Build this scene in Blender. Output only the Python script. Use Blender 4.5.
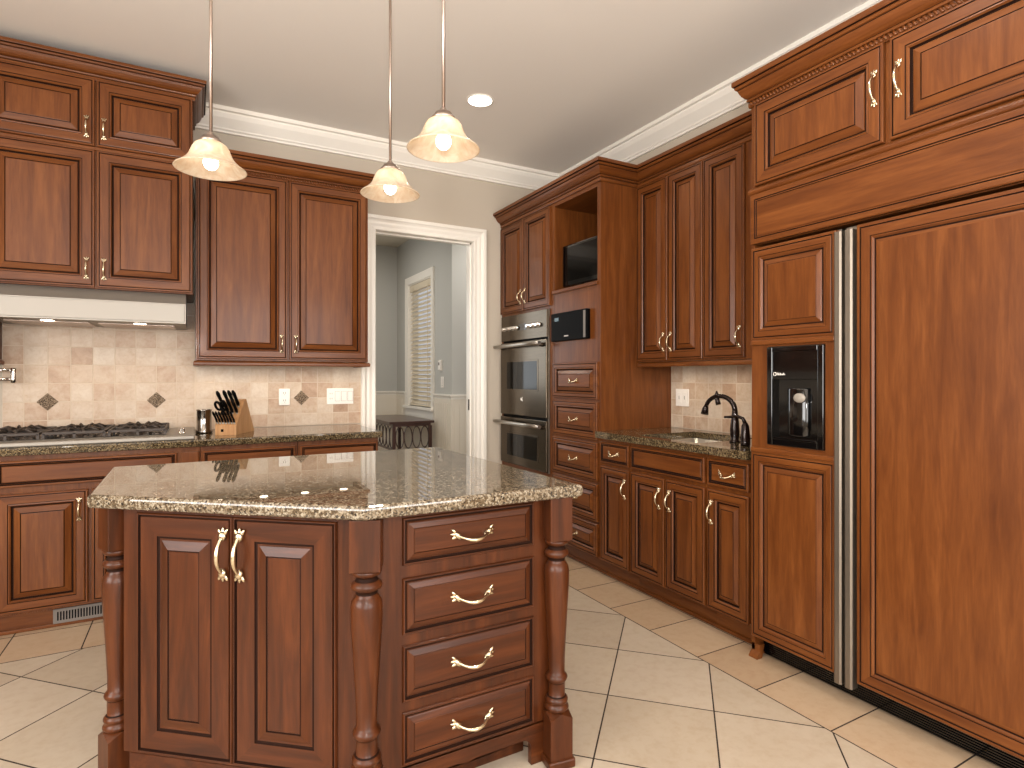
import bpy, bmesh, math, random
from mathutils import Vector, Matrix, noise as mnoise
PI = math.pi
S = bpy.context.scene
C = S.collection
for o in list(bpy.data.objects): bpy.data.objects.remove(o)
random.seed(7)

# ------------------------------------------------------------------ camera
cam = bpy.data.objects.new('camera', bpy.data.cameras.new('camera'))
C.objects.link(cam)
cam.location = (0, 0, 1.27)
cam.rotation_euler = (PI/2, 0, -math.radians(28.84))
cam.data.sensor_width = 36.0
cam.data.lens = 576.0/1024*36
cam.data.shift_y = -6.5/1024
cam.data.clip_start = 0.05
S.camera = cam
# ------------------------------------------------------------------ world, exposure, daylight
S.view_settings.view_transform = 'Standard'
S.view_settings.look = 'None'
S.view_settings.gamma = 1
S.view_settings.exposure = 0.0
S.view_settings.use_curve_mapping = False
W = bpy.data.worlds.new('world'); S.world = W; W.use_nodes = True
W.node_tree.nodes['Background'].inputs[0].default_value = (0.9, 0.93, 1.0, 1)
W.node_tree.nodes['Background'].inputs[1].default_value = 0.6

def area(name, loc, rot, sx, sy, power, col):
    l = bpy.data.lights.new(name, 'AREA'); l.shape = 'RECTANGLE'; l.size = sx; l.size_y = sy
    l.energy = power; l.color = col
    o = bpy.data.objects.new(name, l); C.objects.link(o); o.location = loc; o.rotation_euler = rot
    return o
def spot(name, loc, power, col, ang=120, blend=.6, r=.05, rot=(0, 0, 0)):
    l = bpy.data.lights.new(name, 'SPOT'); l.energy = power; l.color = col
    l.spot_size = math.radians(ang); l.spot_blend = blend; l.shadow_soft_size = r
    o = bpy.data.objects.new(name, l); C.objects.link(o); o.location = loc; o.rotation_euler = rot
    return o
def point(name, loc, power, col, r=.03):
    l = bpy.data.lights.new(name, 'POINT'); l.energy = power; l.color = col; l.shadow_soft_size = r
    o = bpy.data.objects.new(name, l); C.objects.link(o); o.location = loc
    return o
DAY = (1.0, 0.97, 0.93); WARM = (1.0, 0.83, 0.62)
# daylight through the two windows behind the camera; added fill on the left
area('daylight_rear_window', (-1.25, -2.74, 1.55), (PI/2, 0, 0), 1.9, 1.9, 100, DAY)
area('daylight_rear_window', (1.35, -2.74, 1.55), (PI/2, 0, 0), 1.9, 1.9, 100, DAY)
area('left_fill_light', (-2.54, 0.6, 1.65), (PI/2, 0, -PI/2), 2.2, 1.7, 110, DAY)  # no known window on this side; added to brighten the ceiling
# added fill lights for the hall, with no window or fixture of their own
area('hall_fill_far', (0.2, 7.2, 1.8), (PI/2, 0, PI), 1.6, 1.4, 22, (0.92, 0.97, 1.0))
area('hall_fill_top', (1.1, 6.1, 2.9), (0, 0, 0), .5, .5, 14, (1.0, .93, .82))
area('hall_fill_top', (2.9, 4.9, 2.9), (0, 0, 0), .5, .5, 16, (1.0, .95, .88))  # added to brighten the dim hall return wall
# the photographer's flash just above the camera: it casts the pendant shadows on the back wall
point('camera_flash', (-.02, -.02, 1.62), 42, (1, .98, .95), .035)
spot('ceiling_fill_spot', (-.02, -.05, 1.72), 85, (1, .98, .95), 110, .9, .06, (math.radians(122), 0, -math.radians(36)))  # fill spot added to brighten the ceiling towards the back right

# ------------------------------------------------------------------ materials
def srgb(r, g, b):
    f = lambda c: ((c/255+.055)/1.055)**2.4 if c/255 > .04045 else c/255/12.92
    return (f(r), f(g), f(b), 1)
def nt(name):
    m = bpy.data.materials.new(name); m.use_nodes = True
    t = m.node_tree; b = t.nodes['Principled BSDF']
    return m, t, b
def plain(name, col, rough=.5, metal=0, coat=0, emis=None, estr=0, trans=0, spec=None):
    m, t, b = nt(name)
    b.inputs['Base Color'].default_value = col
    b.inputs['Roughness'].default_value = rough
    b.inputs['Metallic'].default_value = metal
    b.inputs['Coat Weight'].default_value = coat
    b.inputs['Coat Roughness'].default_value = .08
    if emis: b.inputs['Emission Color'].default_value = emis; b.inputs['Emission Strength'].default_value = estr
    b.inputs['Transmission Weight'].default_value = trans
    if spec is not None: b.inputs['Specular IOR Level'].default_value = spec
    return m
def ramp(t, fac, stops, interp='LINEAR'):
    r = t.nodes.new('ShaderNodeValToRGB'); r.color_ramp.interpolation = interp
    e = r.color_ramp.elements
    e[0].position, e[0].color = stops[0]; e[1].position, e[1].color = stops[-1]
    for p, c in stops[1:-1]:
        n = e.new(p); n.color = c
    t.links.new(fac, r.inputs[0]); return r.outputs[0]
def noise(t, vec, scale, detail=3, rough=.5, dist=0):
    n = t.nodes.new('ShaderNodeTexNoise'); n.inputs['Scale'].default_value = scale
    n.inputs['Detail'].default_value = detail; n.inputs['Roughness'].default_value = rough
    n.inputs['Distortion'].default_value = dist
    t.links.new(vec, n.inputs['Vector']); return n.outputs['Fac']
def coords(t, scale=(1, 1, 1), rand=True):
    tc = t.nodes.new('ShaderNodeTexCoord'); out = tc.outputs['Object']
    if rand:
        oi = t.nodes.new('ShaderNodeObjectInfo'); mu = t.nodes.new('ShaderNodeMath'); mu.operation = 'MULTIPLY'
        mu.inputs[1].default_value = 37.0; t.links.new(oi.outputs['Random'], mu.inputs[0])
        ad = t.nodes.new('ShaderNodeVectorMath'); ad.operation = 'ADD'
        t.links.new(out, ad.inputs[0]); t.links.new(mu.outputs[0], ad.inputs[1]); out = ad.outputs[0]
    mp = t.nodes.new('ShaderNodeMapping'); mp.inputs['Scale'].default_value = scale
    t.links.new(out, mp.inputs['Vector']); return mp.outputs[0]
def mix(t, mode, fac, a, b):
    m = t.nodes.new('ShaderNodeMix'); m.data_type = 'RGBA'; m.blend_type = mode
    for i, v in ((0, fac), (6, a), (7, b)):
        if hasattr(v, 'links'): t.links.new(v, m.inputs[i])
        else: m.inputs[i].default_value = v
    return m.outputs[2]
def bump(t, b, h, strength, dist=.002):
    n = t.nodes.new('ShaderNodeBump'); n.inputs['Strength'].default_value = strength; n.inputs['Distance'].default_value = dist
    t.links.new(h, n.inputs['Height']); t.links.new(n.outputs[0], b.inputs['Normal'])

def wood(name, axis, dark, mid, light, rough=.34, coat=.08):
    m, t, b = nt(name)
    s = {'z': (1, 1, .09), 'x': (.09, 1, 1), 'y': (1, .09, 1)}[axis]
    v = coords(t, s)
    big = noise(t, v, 24, 4, .6, .6)
    fine = noise(t, v, 110, 3, .6, .3)
    v2 = coords(t, {'z': (1, 1, .35), 'x': (.35, 1, 1), 'y': (1, .35, 1)}[axis])
    blot = noise(t, v2, 5, 3, .55)
    col = ramp(t, big, [(.28, dark), (.5, mid), (.72, light)])
    f = ramp(t, fine, [(.35, (.78, .74, .70, 1)), (.62, (1, 1, 1, 1))])
    col = mix(t, 'MULTIPLY', .55, col, f)
    bl = ramp(t, blot, [(.3, (.90, .87, .84, 1)), (.65, (1.04, 1.04, 1.04, 1))])
    col = mix(t, 'MULTIPLY', .8, col, bl)
    # cathedral figure
    vw = coords(t, {'z': (1, 1, .13), 'x': (.13, 1, 1), 'y': (1, .13, 1)}[axis])
    w = t.nodes.new('ShaderNodeTexWave'); w.wave_type = 'BANDS'; w.bands_direction = 'DIAGONAL'
    w.inputs['Scale'].default_value = 11; w.inputs['Distortion'].default_value = 10; w.inputs['Detail'].default_value = 2
    w.inputs['Detail Scale'].default_value = 1.1
    t.links.new(vw, w.inputs['Vector'])
    wr = ramp(t, w.outputs['Fac'], [(0, (.80, .76, .72, 1)), (.25, (1, 1, 1, 1))])
    col = mix(t, 'MULTIPLY', .22, col, wr)
    t.links.new(col, b.inputs['Base Color'])
    b.inputs['Roughness'].default_value = rough; b.inputs['Specular IOR Level'].default_value = .28
    b.inputs['Coat Weight'].default_value = coat; b.inputs['Coat Roughness'].default_value = .12
    bump(t, b, fine, .05, .001)
    return m
CH = (srgb(90, 47, 18), srgb(108, 60, 25), srgb(123, 72, 33))
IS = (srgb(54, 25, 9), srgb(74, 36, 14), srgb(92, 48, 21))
WV = wood('cherry_vertical', 'z', *CH); WH = wood('cherry_horizontal', 'x', *CH)
WVY = wood('cherry_depth', 'y', *CH)
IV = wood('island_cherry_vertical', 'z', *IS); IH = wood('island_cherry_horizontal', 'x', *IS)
GL = plain('dark_glaze', srgb(34, 16, 8), .7, spec=.12)
DK = plain('cabinet_shadow_gap', srgb(30, 16, 10), .7)
STEEL = None
def brushed(name, col, rough, axis='x'):
    m, t, b = nt(name)
    v = coords(t, {'x': (.02, 1, 1), 'z': (1, 1, .02)}[axis])
    n = noise(t, v, 300, 2)
    t.links.new(ramp(t, n, [(.3, tuple(c*.85 for c in col[:3])+(1,)), (.7, col)]), b.inputs['Base Color'])
    b.inputs['Metallic'].default_value = 1; b.inputs['Roughness'].default_value = rough
    b.inputs['Anisotropic'].default_value = 0
    return m
STEEL = brushed('brushed_steel', srgb(176, 170, 162), .34)
STEELV = brushed('brushed_steel_vertical', srgb(150, 140, 128), .46, 'z')
CHROME = plain('chrome', srgb(225, 222, 218), .08, 1)
NICKEL = plain('brushed_nickel', srgb(176, 160, 150), .3, 1)
BRASS = plain('antique_brass', srgb(222, 206, 176), .24, 1)
OVSTEEL = brushed('oven_steel', srgb(100, 90, 78), .24)
BLACK = plain('black_gloss', srgb(10, 9, 9), .08, coat=.5)
BLACKM = plain('black_matte', srgb(8, 7, 7), .5, spec=.06)
OVGLASS = plain('oven_glass', srgb(10, 8, 7), .08, spec=.25)
IRON = plain('cast_iron', srgb(58, 46, 38), .5)
BRONZE = plain('oil_rubbed_bronze', srgb(38, 26, 22), .22, .6, coat=.3)
WHITE = plain('white_trim_paint', srgb(238, 232, 222), .35)
PLATE = plain('white_plate', srgb(240, 234, 226), .3)
SLOT = plain('plate_slot', srgb(120, 112, 106), .5)
def painted(name, col, rough=.75):
    m, t, b = nt(name)
    v = coords(t, (1, 1, 1), False)
    n = noise(t, v, 260, 2)
    b.inputs['Base Color'].default_value = col; b.inputs['Roughness'].default_value = rough
    bump(t, b, n, .06, .001)
    return m
WALL = painted('beige_wall_paint', srgb(188, 176, 160))
CEIL = painted('ceiling_paint', srgb(234, 228, 220))
HALL = painted('blue_grey_wall_paint', srgb(184, 182, 176))
HALLC = painted('hall_ceiling_paint', srgb(205, 196, 180))
WAINS = plain('wainscot_paint', srgb(226, 216, 200), .4)
MAPLE = wood('knife_block_beech', 'z', srgb(170, 124, 82), srgb(186, 142, 98), srgb(198, 156, 112), .5, 0)
DWOOD = plain('dark_walnut', srgb(62, 32, 24), .3, coat=.3)

def granite(name, base, spots, scale):
    m, t, b = nt(name)
    v = coords(t, (1, 1, 1), False)
    vo = t.nodes.new('ShaderNodeTexVoronoi'); vo.inputs['Scale'].default_value = scale
    t.links.new(v, vo.inputs['Vector'])
    n0 = noise(t, v, scale*.45, 2)
    col = ramp(t, vo.outputs['Color'], spots, 'CONSTANT')
    sep = noise(t, v, scale*1.6, 2, .7)
    blk = ramp(t, sep, [(.38, (.06, .05, .045, 1)), (.45, (1, 1, 1, 1))])
    col = mix(t, 'MULTIPLY', .85, col, blk)
    cl = ramp(t, n0, [(.35, (.68, .62, .56, 1)), (.6, (1.05, 1.03, 1.0, 1))])
    col = mix(t, 'MULTIPLY', .8, col, cl)
    t.links.new(col, b.inputs['Base Color'])
    b.inputs['Roughness'].default_value = .02; b.inputs['IOR'].default_value = 1.72
    return m
GR = granite('island_granite', None, [(0, srgb(48, 41, 35)), (.2, srgb(92, 78, 60)), (.4, srgb(128, 114, 95)), (.62, srgb(154, 144, 127)), (.82, srgb(88, 74, 57)), (.94, srgb(36, 32, 29))], 175)
GD = granite('perimeter_granite', None, [(0, srgb(40, 34, 26)), (.25, srgb(76, 64, 46)), (.45, srgb(112, 97, 72)), (.62, srgb(134, 118, 90)), (.78, srgb(66, 54, 38)), (.92, srgb(30, 26, 21))], 210)

def tilemat(name, stops, nscale, rough, bumpk):
    m, t, b = nt(name)
    v = coords(t, (1, 1, 1), False)
    at = t.nodes.new('ShaderNodeAttribute'); at.attribute_name = 'tone'
    n = noise(t, v, nscale, 4, .6, .4); n2 = noise(t, v, nscale*5, 3, .6)
    ma = t.nodes.new('ShaderNodeMath'); ma.operation = 'MULTIPLY_ADD'; ma.inputs[1].default_value = .42
    t.links.new(at.outputs['Fac'], ma.inputs[0])
    mb = t.nodes.new('ShaderNodeMath'); mb.operation = 'MULTIPLY'; mb.inputs[1].default_value = .62
    t.links.new(n, mb.inputs[0]); t.links.new(mb.outputs[0], ma.inputs[2])
    col = ramp(t, ma.outputs[0], stops)
    sp = ramp(t, n2, [(.3, (.86, .80, .74, 1)), (.55, (1, 1, 1, 1))])
    col = mix(t, 'MULTIPLY', .6, col, sp)
    t.links.new(col, b.inputs['Base Color']); b.inputs['Roughness'].default_value = rough
    bump(t, b, n2, bumpk, .002)
    return m
FT = tilemat('floor_tile', [(.1, srgb(172, 156, 137)), (.45, srgb(184, 169, 149)), (.8, srgb(193, 179, 161))], 5, .33, .08)
FTB = tilemat('floor_border_tile', [(.1, srgb(172, 145, 117)), (.45, srgb(183, 157, 129)), (.8, srgb(191, 167, 140))], 5, .33, .08)
GROUT = plain('floor_grout', srgb(50, 38, 30), .95)
BT = tilemat('travertine_tile', [(.22, srgb(158, 126, 102)), (.4, srgb(184, 156, 132)), (.56, srgb(196, 174, 152)), (.78, srgb(208, 192, 174))], 14, .45, .3)
BGROUT = plain('backsplash_grout', srgb(204, 186, 166), .9)
INLAY = granite('inlay_stone', None, [(0, srgb(84, 70, 58)), (.3, srgb(128, 110, 92)), (.6, srgb(160, 142, 122)), (.85, srgb(72, 62, 54))], 260)
INLAY.node_tree.nodes['Principled BSDF'].inputs['Roughness'].default_value = .75
INLAY.node_tree.nodes['Principled BSDF'].inputs['IOR'].default_value = 1.3
BULB = plain('bulb_glow', (1, 1, 1, 1), .3, emis=(1, .93, .84, 1), estr=7)
LENS = plain('downlight_glow', (1, 1, 1, 1), .3, emis=(1, .93, .84, 1), estr=9)
PUCK = plain('puck_glow', (1, 1, 1, 1), .3, emis=(1, .84, .62, 1), estr=12)
def shade_mat():
    m, t, b = nt('alabaster_glass')
    v = coords(t, (1, 1, .6), True)
    n = noise(t, v, 22, 4, .6, 1.5)
    col = ramp(t, n, [(.3, srgb(228, 206, 178)), (.65, srgb(243, 232, 214))])
    out = t.nodes['Material Output']
    tr = t.nodes.new('ShaderNodeBsdfTranslucent'); mx = t.nodes.new('ShaderNodeMixShader'); mx.inputs[0].default_value = .5
    t.links.new(col, tr.inputs[0]); t.links.new(col, b.inputs['Base Color']); b.inputs['Roughness'].default_value = .15
    t.links.new(b.outputs[0], mx.inputs[1]); t.links.new(tr.outputs[0], mx.inputs[2]); t.links.new(mx.outputs[0], out.inputs[0])
    return m
SHADE = shade_mat()
def glass_mat():
    m, t, b = nt('window_glass')
    out = t.nodes['Material Output']
    tr = t.nodes.new('ShaderNodeBsdfTransparent'); gl = t.nodes.new('ShaderNodeBsdfGlossy'); gl.inputs['Roughness'].default_value = .02
    mx = t.nodes.new('ShaderNodeMixShader'); mx.inputs[0].default_value = .06
    t.links.new(tr.outputs[0], mx.inputs[1]); t.links.new(gl.outputs[0], mx.inputs[2]); t.links.new(mx.outputs[0], out.inputs[0])
    return m
GLASS = glass_mat()

# ------------------------------------------------------------------ mesh helpers
class MB:
    def __init__(s): s.v = []; s.f = []; s.m = []; s.s = []; s.mats = []; s.tone = []
    def mi(s, m):
        if m not in s.mats: s.mats.append(m)
        return s.mats.index(m)
    def face(s, idx, m, smooth=False, tone=0.5):
        s.f.append(idx); s.m.append(s.mi(m)); s.s.append(smooth); s.tone.append(tone)
    def poly(s, pts, m, tone=.5):
        n = len(s.v); s.v += [tuple(p) for p in pts]; s.face(list(range(n, n+len(pts))), m, False, tone)
    def box(s, x0, x1, y0, y1, z0, z1, m, bev=0, mt=None):
        if bev <= 0:
            n = len(s.v)
            s.v += [(x, y, z) for z in (z0, z1) for x, y in ((x0, y0), (x1, y0), (x1, y1), (x0, y1))]
            for q in ((0, 3, 2, 1), (4, 5, 6, 7), (0, 1, 5, 4), (1, 2, 6, 5), (2, 3, 7, 6), (3, 0, 4, 7)):
                s.face([n+i for i in q], m)
        else:
            bm = bmesh.new(); bmesh.ops.create_cube(bm, size=1)
            for v in bm.verts: v.co = Vector(((x0+x1)/2+v.co.x*(x1-x0), (y0+y1)/2+v.co.y*(y1-y0), (z0+z1)/2+v.co.z*(z1-z0)))
            bmesh.ops.bevel(bm, geom=bm.edges[:], offset=bev, segments=2, affect='EDGES', profile=.5)
            s.bm(bm, m)
    def bm(s, bm, m, smooth=False, mat=None):
        n = len(s.v); bm.verts.index_update()
        for v in bm.verts: s.v.append(tuple(mat @ v.co if mat else v.co))
        for f in bm.faces: s.face([n+v.index for v in f.verts], m, smooth)
        bm.free()
    def prism(s, pts, z0, z1, m, bev=0, segs=3, mapf=None, mside=None):
        """polygon (ccw seen from +z) extruded between z0 and z1"""
        bm = bmesh.new()
        lo = [bm.verts.new((p[0], p[1], z0)) for p in pts]; hi = [bm.verts.new((p[0], p[1], z1)) for p in pts]
        bt = bm.faces.new(lo[::-1]); tp = bm.faces.new(hi)
        for i in range(len(pts)):
            j = (i+1) % len(pts); bm.faces.new((lo[i], lo[j], hi[j], hi[i]))
        if bev:
            ed = [e for e in bm.edges if all(abs(v.co.z-z1) < 1e-6 for v in e.verts) or all(abs(v.co.z-z0) < 1e-6 for v in e.verts)]
            bmesh.ops.bevel(bm, geom=ed, offset=bev, segments=segs, affect='EDGES', profile=.5)
        big = [f for f in bm.faces if len(f.verts) > 4]
        if big: bmesh.ops.triangulate(bm, faces=big)
        if mapf:
            for v in bm.verts: v.co = Vector(mapf(*v.co))
        s.bm(bm, m)
    def lathe(s, prof, m, c=(0, 0, 0), seg=24, mat=None, smooth=True, cap=True):
        n = len(s.v)
        for r, z in prof:
            for k in range(seg):
                a = 2*PI*k/seg; p = Vector((r*math.cos(a), r*math.sin(a), z))
                if mat: p = mat @ p
                s.v.append((p.x+c[0], p.y+c[1], p.z+c[2]))
        for i in range(len(prof)-1):
            for k in range(seg):
                k2 = (k+1) % seg
                s.face([n+i*seg+k, n+i*seg+k2, n+(i+1)*seg+k2, n+(i+1)*seg+k], m, smooth)
        if cap:
            s.face([n+k for k in range(seg)][::-1], m); s.face([n+(len(prof)-1)*seg+k for k in range(seg)], m)
    def tube(s, pts, rad, m, seg=10, closed=False, flat=1.0):
        P = [Vector(p) for p in pts]; N = len(P)
        if not hasattr(rad, '__len__'): rad = [rad]*N
        n = len(s.v); up = None
        for i, p in enumerate(P):
            a = P[i-1] if (i > 0 or closed) else p; b = P[(i+1) % N] if (i < N-1 or closed) else p
            d = (b-a).normalized()
            if up is None:
                up = d.orthogonal().normalized()
            up = (up-d*up.dot(d)).normalized(); w = d.cross(up)
            for k in range(seg):
                t = 2*PI*k/seg; q = p+(up*math.cos(t)*flat+w*math.sin(t))*rad[i]; s.v.append(tuple(q))
        for i in range(N if closed else N-1):
            i2 = (i+1) % N
            for k in range(seg):
                k2 = (k+1) % seg; s.face([n+i*seg+k, n+i*seg+k2, n+i2*seg+k2, n+i2*seg+k], m, True)
        if not closed:
            s.face([n+k for k in range(seg)][::-1], m); s.face([n+(N-1)*seg+k for k in range(seg)], m)
    def ball(s, c, r, m, sc=(1, 1, 1), rot=None, seg=12):
        bm = bmesh.new(); bmesh.ops.create_uvsphere(bm, u_segments=seg, v_segments=max(6, seg//2+2), radius=r)
        M = Matrix.Translation(c) @ (rot if rot else Matrix.Identity(4)) @ Matrix.Diagonal((*sc, 1))
        s.bm(bm, m, True, M)
    def sweep(s, path, prof, mapf, m, closed=False, ym=None):
        """2-D path, profile (offset along left-hand normal, height); mapf(a,b,h)"""
        N = len(path); P = [Vector(p) for p in path]; rows = []
        for i in range(N):
            def nrm(a, b): d = (b-a).normalized(); return Vector((-d.y, d.x))
            ns = []
            if i > 0 or closed: ns.append(nrm(P[i-1], P[i]))
            if i < N-1 or closed: ns.append(nrm(P[i], P[(i+1) % N]))
            if len(ns) == 2:
                b = (ns[0]+ns[1]).normalized(); o = b/max(.2, b.dot(ns[0]))
            else: o = ns[0]
            rows.append(o)
        n = len(s.v); K = len(prof)
        for i in range(N):
            for off, h in prof:
                q = P[i]+rows[i]*off; s.v.append(tuple(mapf(q.x, q.y, h)))
        mm = m if isinstance(m, (list, tuple)) else [m]*K
        for i in range(N if closed else N-1):
            i2 = (i+1) % N
            for k in range(K):
                k2 = (k+1) % K
                s.face([n+i*K+k, n+i*K+k2, n+i2*K+k2, n+i2*K+k], ym if (ym and mm[k] is WH and abs(P[i2].y-P[i].y) > abs(P[i2].x-P[i].x)) else mm[k])
        if not closed:
            s.face([n+k for k in range(K)], mm[0]); s.face([n+(N-1)*K+k for k in range(K)][::-1], mm[0])
    def build(s, name, parent=None, loc=None, rot=None, fix=True):
        me = bpy.data.meshes.new(name); me.from_pydata(s.v, [], s.f)
        for m in s.mats: me.materials.append(m)
        me.polygons.foreach_set('material_index', s.m)
        me.polygons.foreach_set('use_smooth', s.s)
        if any(t != .5 for t in s.tone):
            a = me.attributes.new('tone', 'FLOAT', 'FACE'); a.data.foreach_set('value', s.tone)
        me.update()
        if fix:
            bm = bmesh.new(); bm.from_mesh(me); bmesh.ops.recalc_face_normals(bm, faces=bm.faces[:]); bm.to_mesh(me); bm.free()
        o = bpy.data.objects.new(name, me); C.objects.link(o)
        if parent: o.parent = parent
        if loc: o.location = loc
        if rot: o.rotation_euler = rot
        return o
def tag(o, label=None, cat=None, group=None, kind=None):
    for k, v in (('label', label), ('category', cat), ('group', group), ('kind', kind)):
        if v: o[k] = v
    return o
def thing(name, label, cat, loc=(0, 0, 0), rz=0, group=None):
    o = bpy.data.objects.new(name, None); C.objects.link(o); o.empty_display_size = .1
    o.location = loc; o.rotation_euler = (0, 0, rz); return tag(o, label, cat, group)
def kids(o): return [c for c in bpy.data.objects if c.parent == o]
def dup(o, loc=None, rz=None, label=None, parent=None):
    c = o.copy(); C.objects.link(c)
    if parent is not None: c.parent = parent
    if loc: c.location = loc
    if rz is not None: c.rotation_euler = (0, 0, rz)
    if label: c['label'] = label
    for ch in kids(o): dup(ch, parent=c)
    return c
def struct(o): o['kind'] = 'structure'; return o

# ------------------------------------------------------------------ door / drawer fronts
def panel(mb, x0, x1, z0, z1, prof, T=.02, y=0.0, wv=WV, wh=WH, cv=None):
    """concentric-ring front: prof = [(inset, depth_from_front, 'w'|'g'), ...]; front at y-T; last ring filled"""
    rings = [[(x0, y, z0), (x1, y, z0), (x1, y, z1), (x0, y, z1)]]
    for ins, d, _ in prof:
        yy = y-T+d
        rings.append([(x0+ins, yy, z0+ins), (x1-ins, yy, z0+ins), (x1-ins, yy, z1-ins), (x0+ins, yy, z1-ins)])
    n = len(mb.v)
    for r in rings: mb.v += r
    for i in range(len(rings)-1):
        kind = 'w' if i == 0 else prof[i][2]
        for k in range(4):
            k2 = (k+1) % 4
            mm = GL if kind == 'g' else (wh if k in (0, 2) else wv)
            mb.face([n+4*i+k, n+4*i+k2, n+4*(i+1)+k2, n+4*(i+1)+k], mm)
    L = len(rings)-1
    mb.face([n+4*L+k for k in range(4)], cv or wv)
def doorprof(st=.055, bv=.028, outer=True):
    p = [(.0, .003, 'w'), (.003, 0, 'w')]
    if outer: p += [(.009, 0, 'w'), (.0105, .004, 'g'), (.0135, .001, 'g'), (.017, 0, 'w')]
    p += [(st-.008, 0, 'w'), (st-.005, .003, 'g'), (st, .002, 'w'), (st+.005, .008, 'w'), (st+.007, .015, 'g'), (st+.013, .015, 'g'),
          (st+.015, .012, 'w'), (st+.012+bv, .002, 'w'), (st+.0135+bv, .0045, 'g'), (st+.016+bv, .0015, 'g'), (st+.018+bv, .001, 'w')]
    return p
def drawprof(st=.018):
    return [(.0, .003, 'w'), (.004, 0, 'w'), (st*.6, 0, 'w'), (st*.6+.002, .004, 'g'), (st*.6+.006, .001, 'g'), (st, .0, 'w'), (st+.004, .005, 'g'), (st+.007, .005, 'g'), (st+.010, .0025, 'w')]
def handle(parent, x, y, z, length=.105, horiz=False, name='handle', s=1.0):
    """brass bail pull with leafy ends; runs along z (or x), stands off toward -y"""
    h = MB(); L = length/2
    n = 16; pts = []; rr = []
    for i in range(n+1):
        t = -1+2*i/n
        out = .006+.026*(1-abs(t)**2.4)
        side = 0
        pts.append((side, -out, t*L*.80)); rr.append((.0032+.0022*(1-abs(t))+.0022*max(0, abs(t)-.7)/.3)*s)
    h.tube(pts, rr, BRASS, 10)
    for sg in (-1, 1):
        h.ball((0, -.006, sg*L*.80), .0095*s, BRASS, (1, .75, 1.15))
        for k in (-1, 0, 1):
            rot = Matrix.Rotation(k*.55*sg, 4, 'Y')
            h.ball((k*.0055*s, -.0035, sg*(L*.93)), .006*s, BRASS, (.75, .6, 2.0), rot, 10)
        h.ball((0, -.009, sg*L*.70), .0055*s, BRASS, (1.1, .8, 1.2), None, 10)
        h.ball((0, -.003, sg*L*1.06), .0045*s, BRASS, (.8, .6, 1.5), None, 8)
    if horiz:
        h.v = [(b[2], b[1], b[0]-.009*(1-min(1, abs(b[2])/L)**2)*2+.004) for b in h.v]
    o = h.build(name, parent); o.location = (x, y, z)
    return o
HM = {}
def put_handle(parent, x, y, z, horiz=False, length=.105, s=1.0):
    key = (horiz, length, s)
    if key not in HM:
        o = handle(parent, x, y, z, length, horiz, s=s); HM[key] = o.data; return o
    o = bpy.data.objects.new('handle', HM[key]); C.objects.link(o); o.parent = parent; o.location = (x, y, z); return o
def door(parent, x0, x1, z0, z1, hx=None, hz=None, st=.055, bv=.028, y=0, T=.02, wv=WV, wh=WH, name='door', hl=.105, prof=None, hs=1.0):
    m = MB(); panel(m, x0, x1, z0, z1, prof or doorprof(st, bv), T, y, wv, wh)
    d = m.build(name, parent)
    if hx is not None: put_handle(d, hx, y-T, hz, False, hl, hs)
    return d
def drawer(parent, x0, x1, z0, z1, h=True, y=0, T=.02, wv=WH, wh=WH, prof=None, hl=.10, hs=1.0, name='drawer'):
    m = MB(); panel(m, x0, x1, z0, z1, prof or drawprof(), T, y, wv, wh, wh)
    d = m.build(name, parent)
    if h: put_handle(d, (x0+x1)/2, y-T+.002, (z0+z1)/2, True, hl, hs)
    return d
def carcass(parent, x0, x1, z0, z1, dep, front=0.0, wv=WV, name='carcass'):
    m = MB(); m.box(x0, x1, front, dep, z0, z1, wv, .0015)
    return m.build(name, parent)
def toekick(parent, x0, x1, dep, h=.105, rec=.06):
    m = MB(); m.box(x0, x1, rec, dep, 0, h, WH); m.box(x0, x1, rec-.012, rec-.0005, 0, .018, WH, .003)
    return m.build('toe_kick', parent)
XYW = lambda a, b, h: (a, b, h)

# wood crown: profile (outward offset, height), height total H, projection P
def crownprof(H, P):
    base = [(0, 0), (.14, 0), (.17, .04), (.17, .17), (.10, .18), (.10, .21), (.24, .22), (.27, .27), (.22, .31), (.22, .33), (.36, .36), (.50, .44), (.62, .55), (.70, .66), (.70, .69), (.82, .70), (.87, .76), (.84, .80), (.97, .82), (1.0, .86), (1.0, 1.0), (0, 1.0)]
    return [(o*P, h*H) for o, h in base]
def crown(path, z0, H, P, label, rope=False, name='crown_molding', m1=WH, close_mat=None):
    mb = MB(); pr = crownprof(H, P)
    mats = [m1]*len(pr)
    for k in (3, 4, 8, 13, 17): mats[k] = GL
    mb.sweep(path, pr, lambda a, b, h: (a, b, z0+h), mats, ym=WVY)
    o = mb.build(name); tag(o, label, 'crown molding')
    if rope:
        r = MB(); oo = .175*P
        for i in range(len(path)-1):
            a = Vector(path[i]); b = Vector(path[i+1]); d = (b-a); L = d.length; d.normalize(); nn = Vector((-d.y, d.x))
            k = int(L/.0165)
            for j in range(k):
                c = a+d*(j+.5)*L/k+nn*(oo+.001)
                ax = Vector((d.x*.55, d.y*.55, .84)); 
                p0 = Vector((c.x, c.y, z0+H*.105))
                r.tube([p0-ax*.0105, p0+ax*.0105], .0058, WVY if abs(d.y) > .5 else WH, 6)
        r.build('rope_molding', o)
    return o

# ================================================================== ROOM
XL, XR, YB, YF, HC = -2.6, 2.88, 4.30, -2.8, 3.045
DX0, DX1, DZ = 1.192, 2.002, 2.380        # doorway
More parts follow.
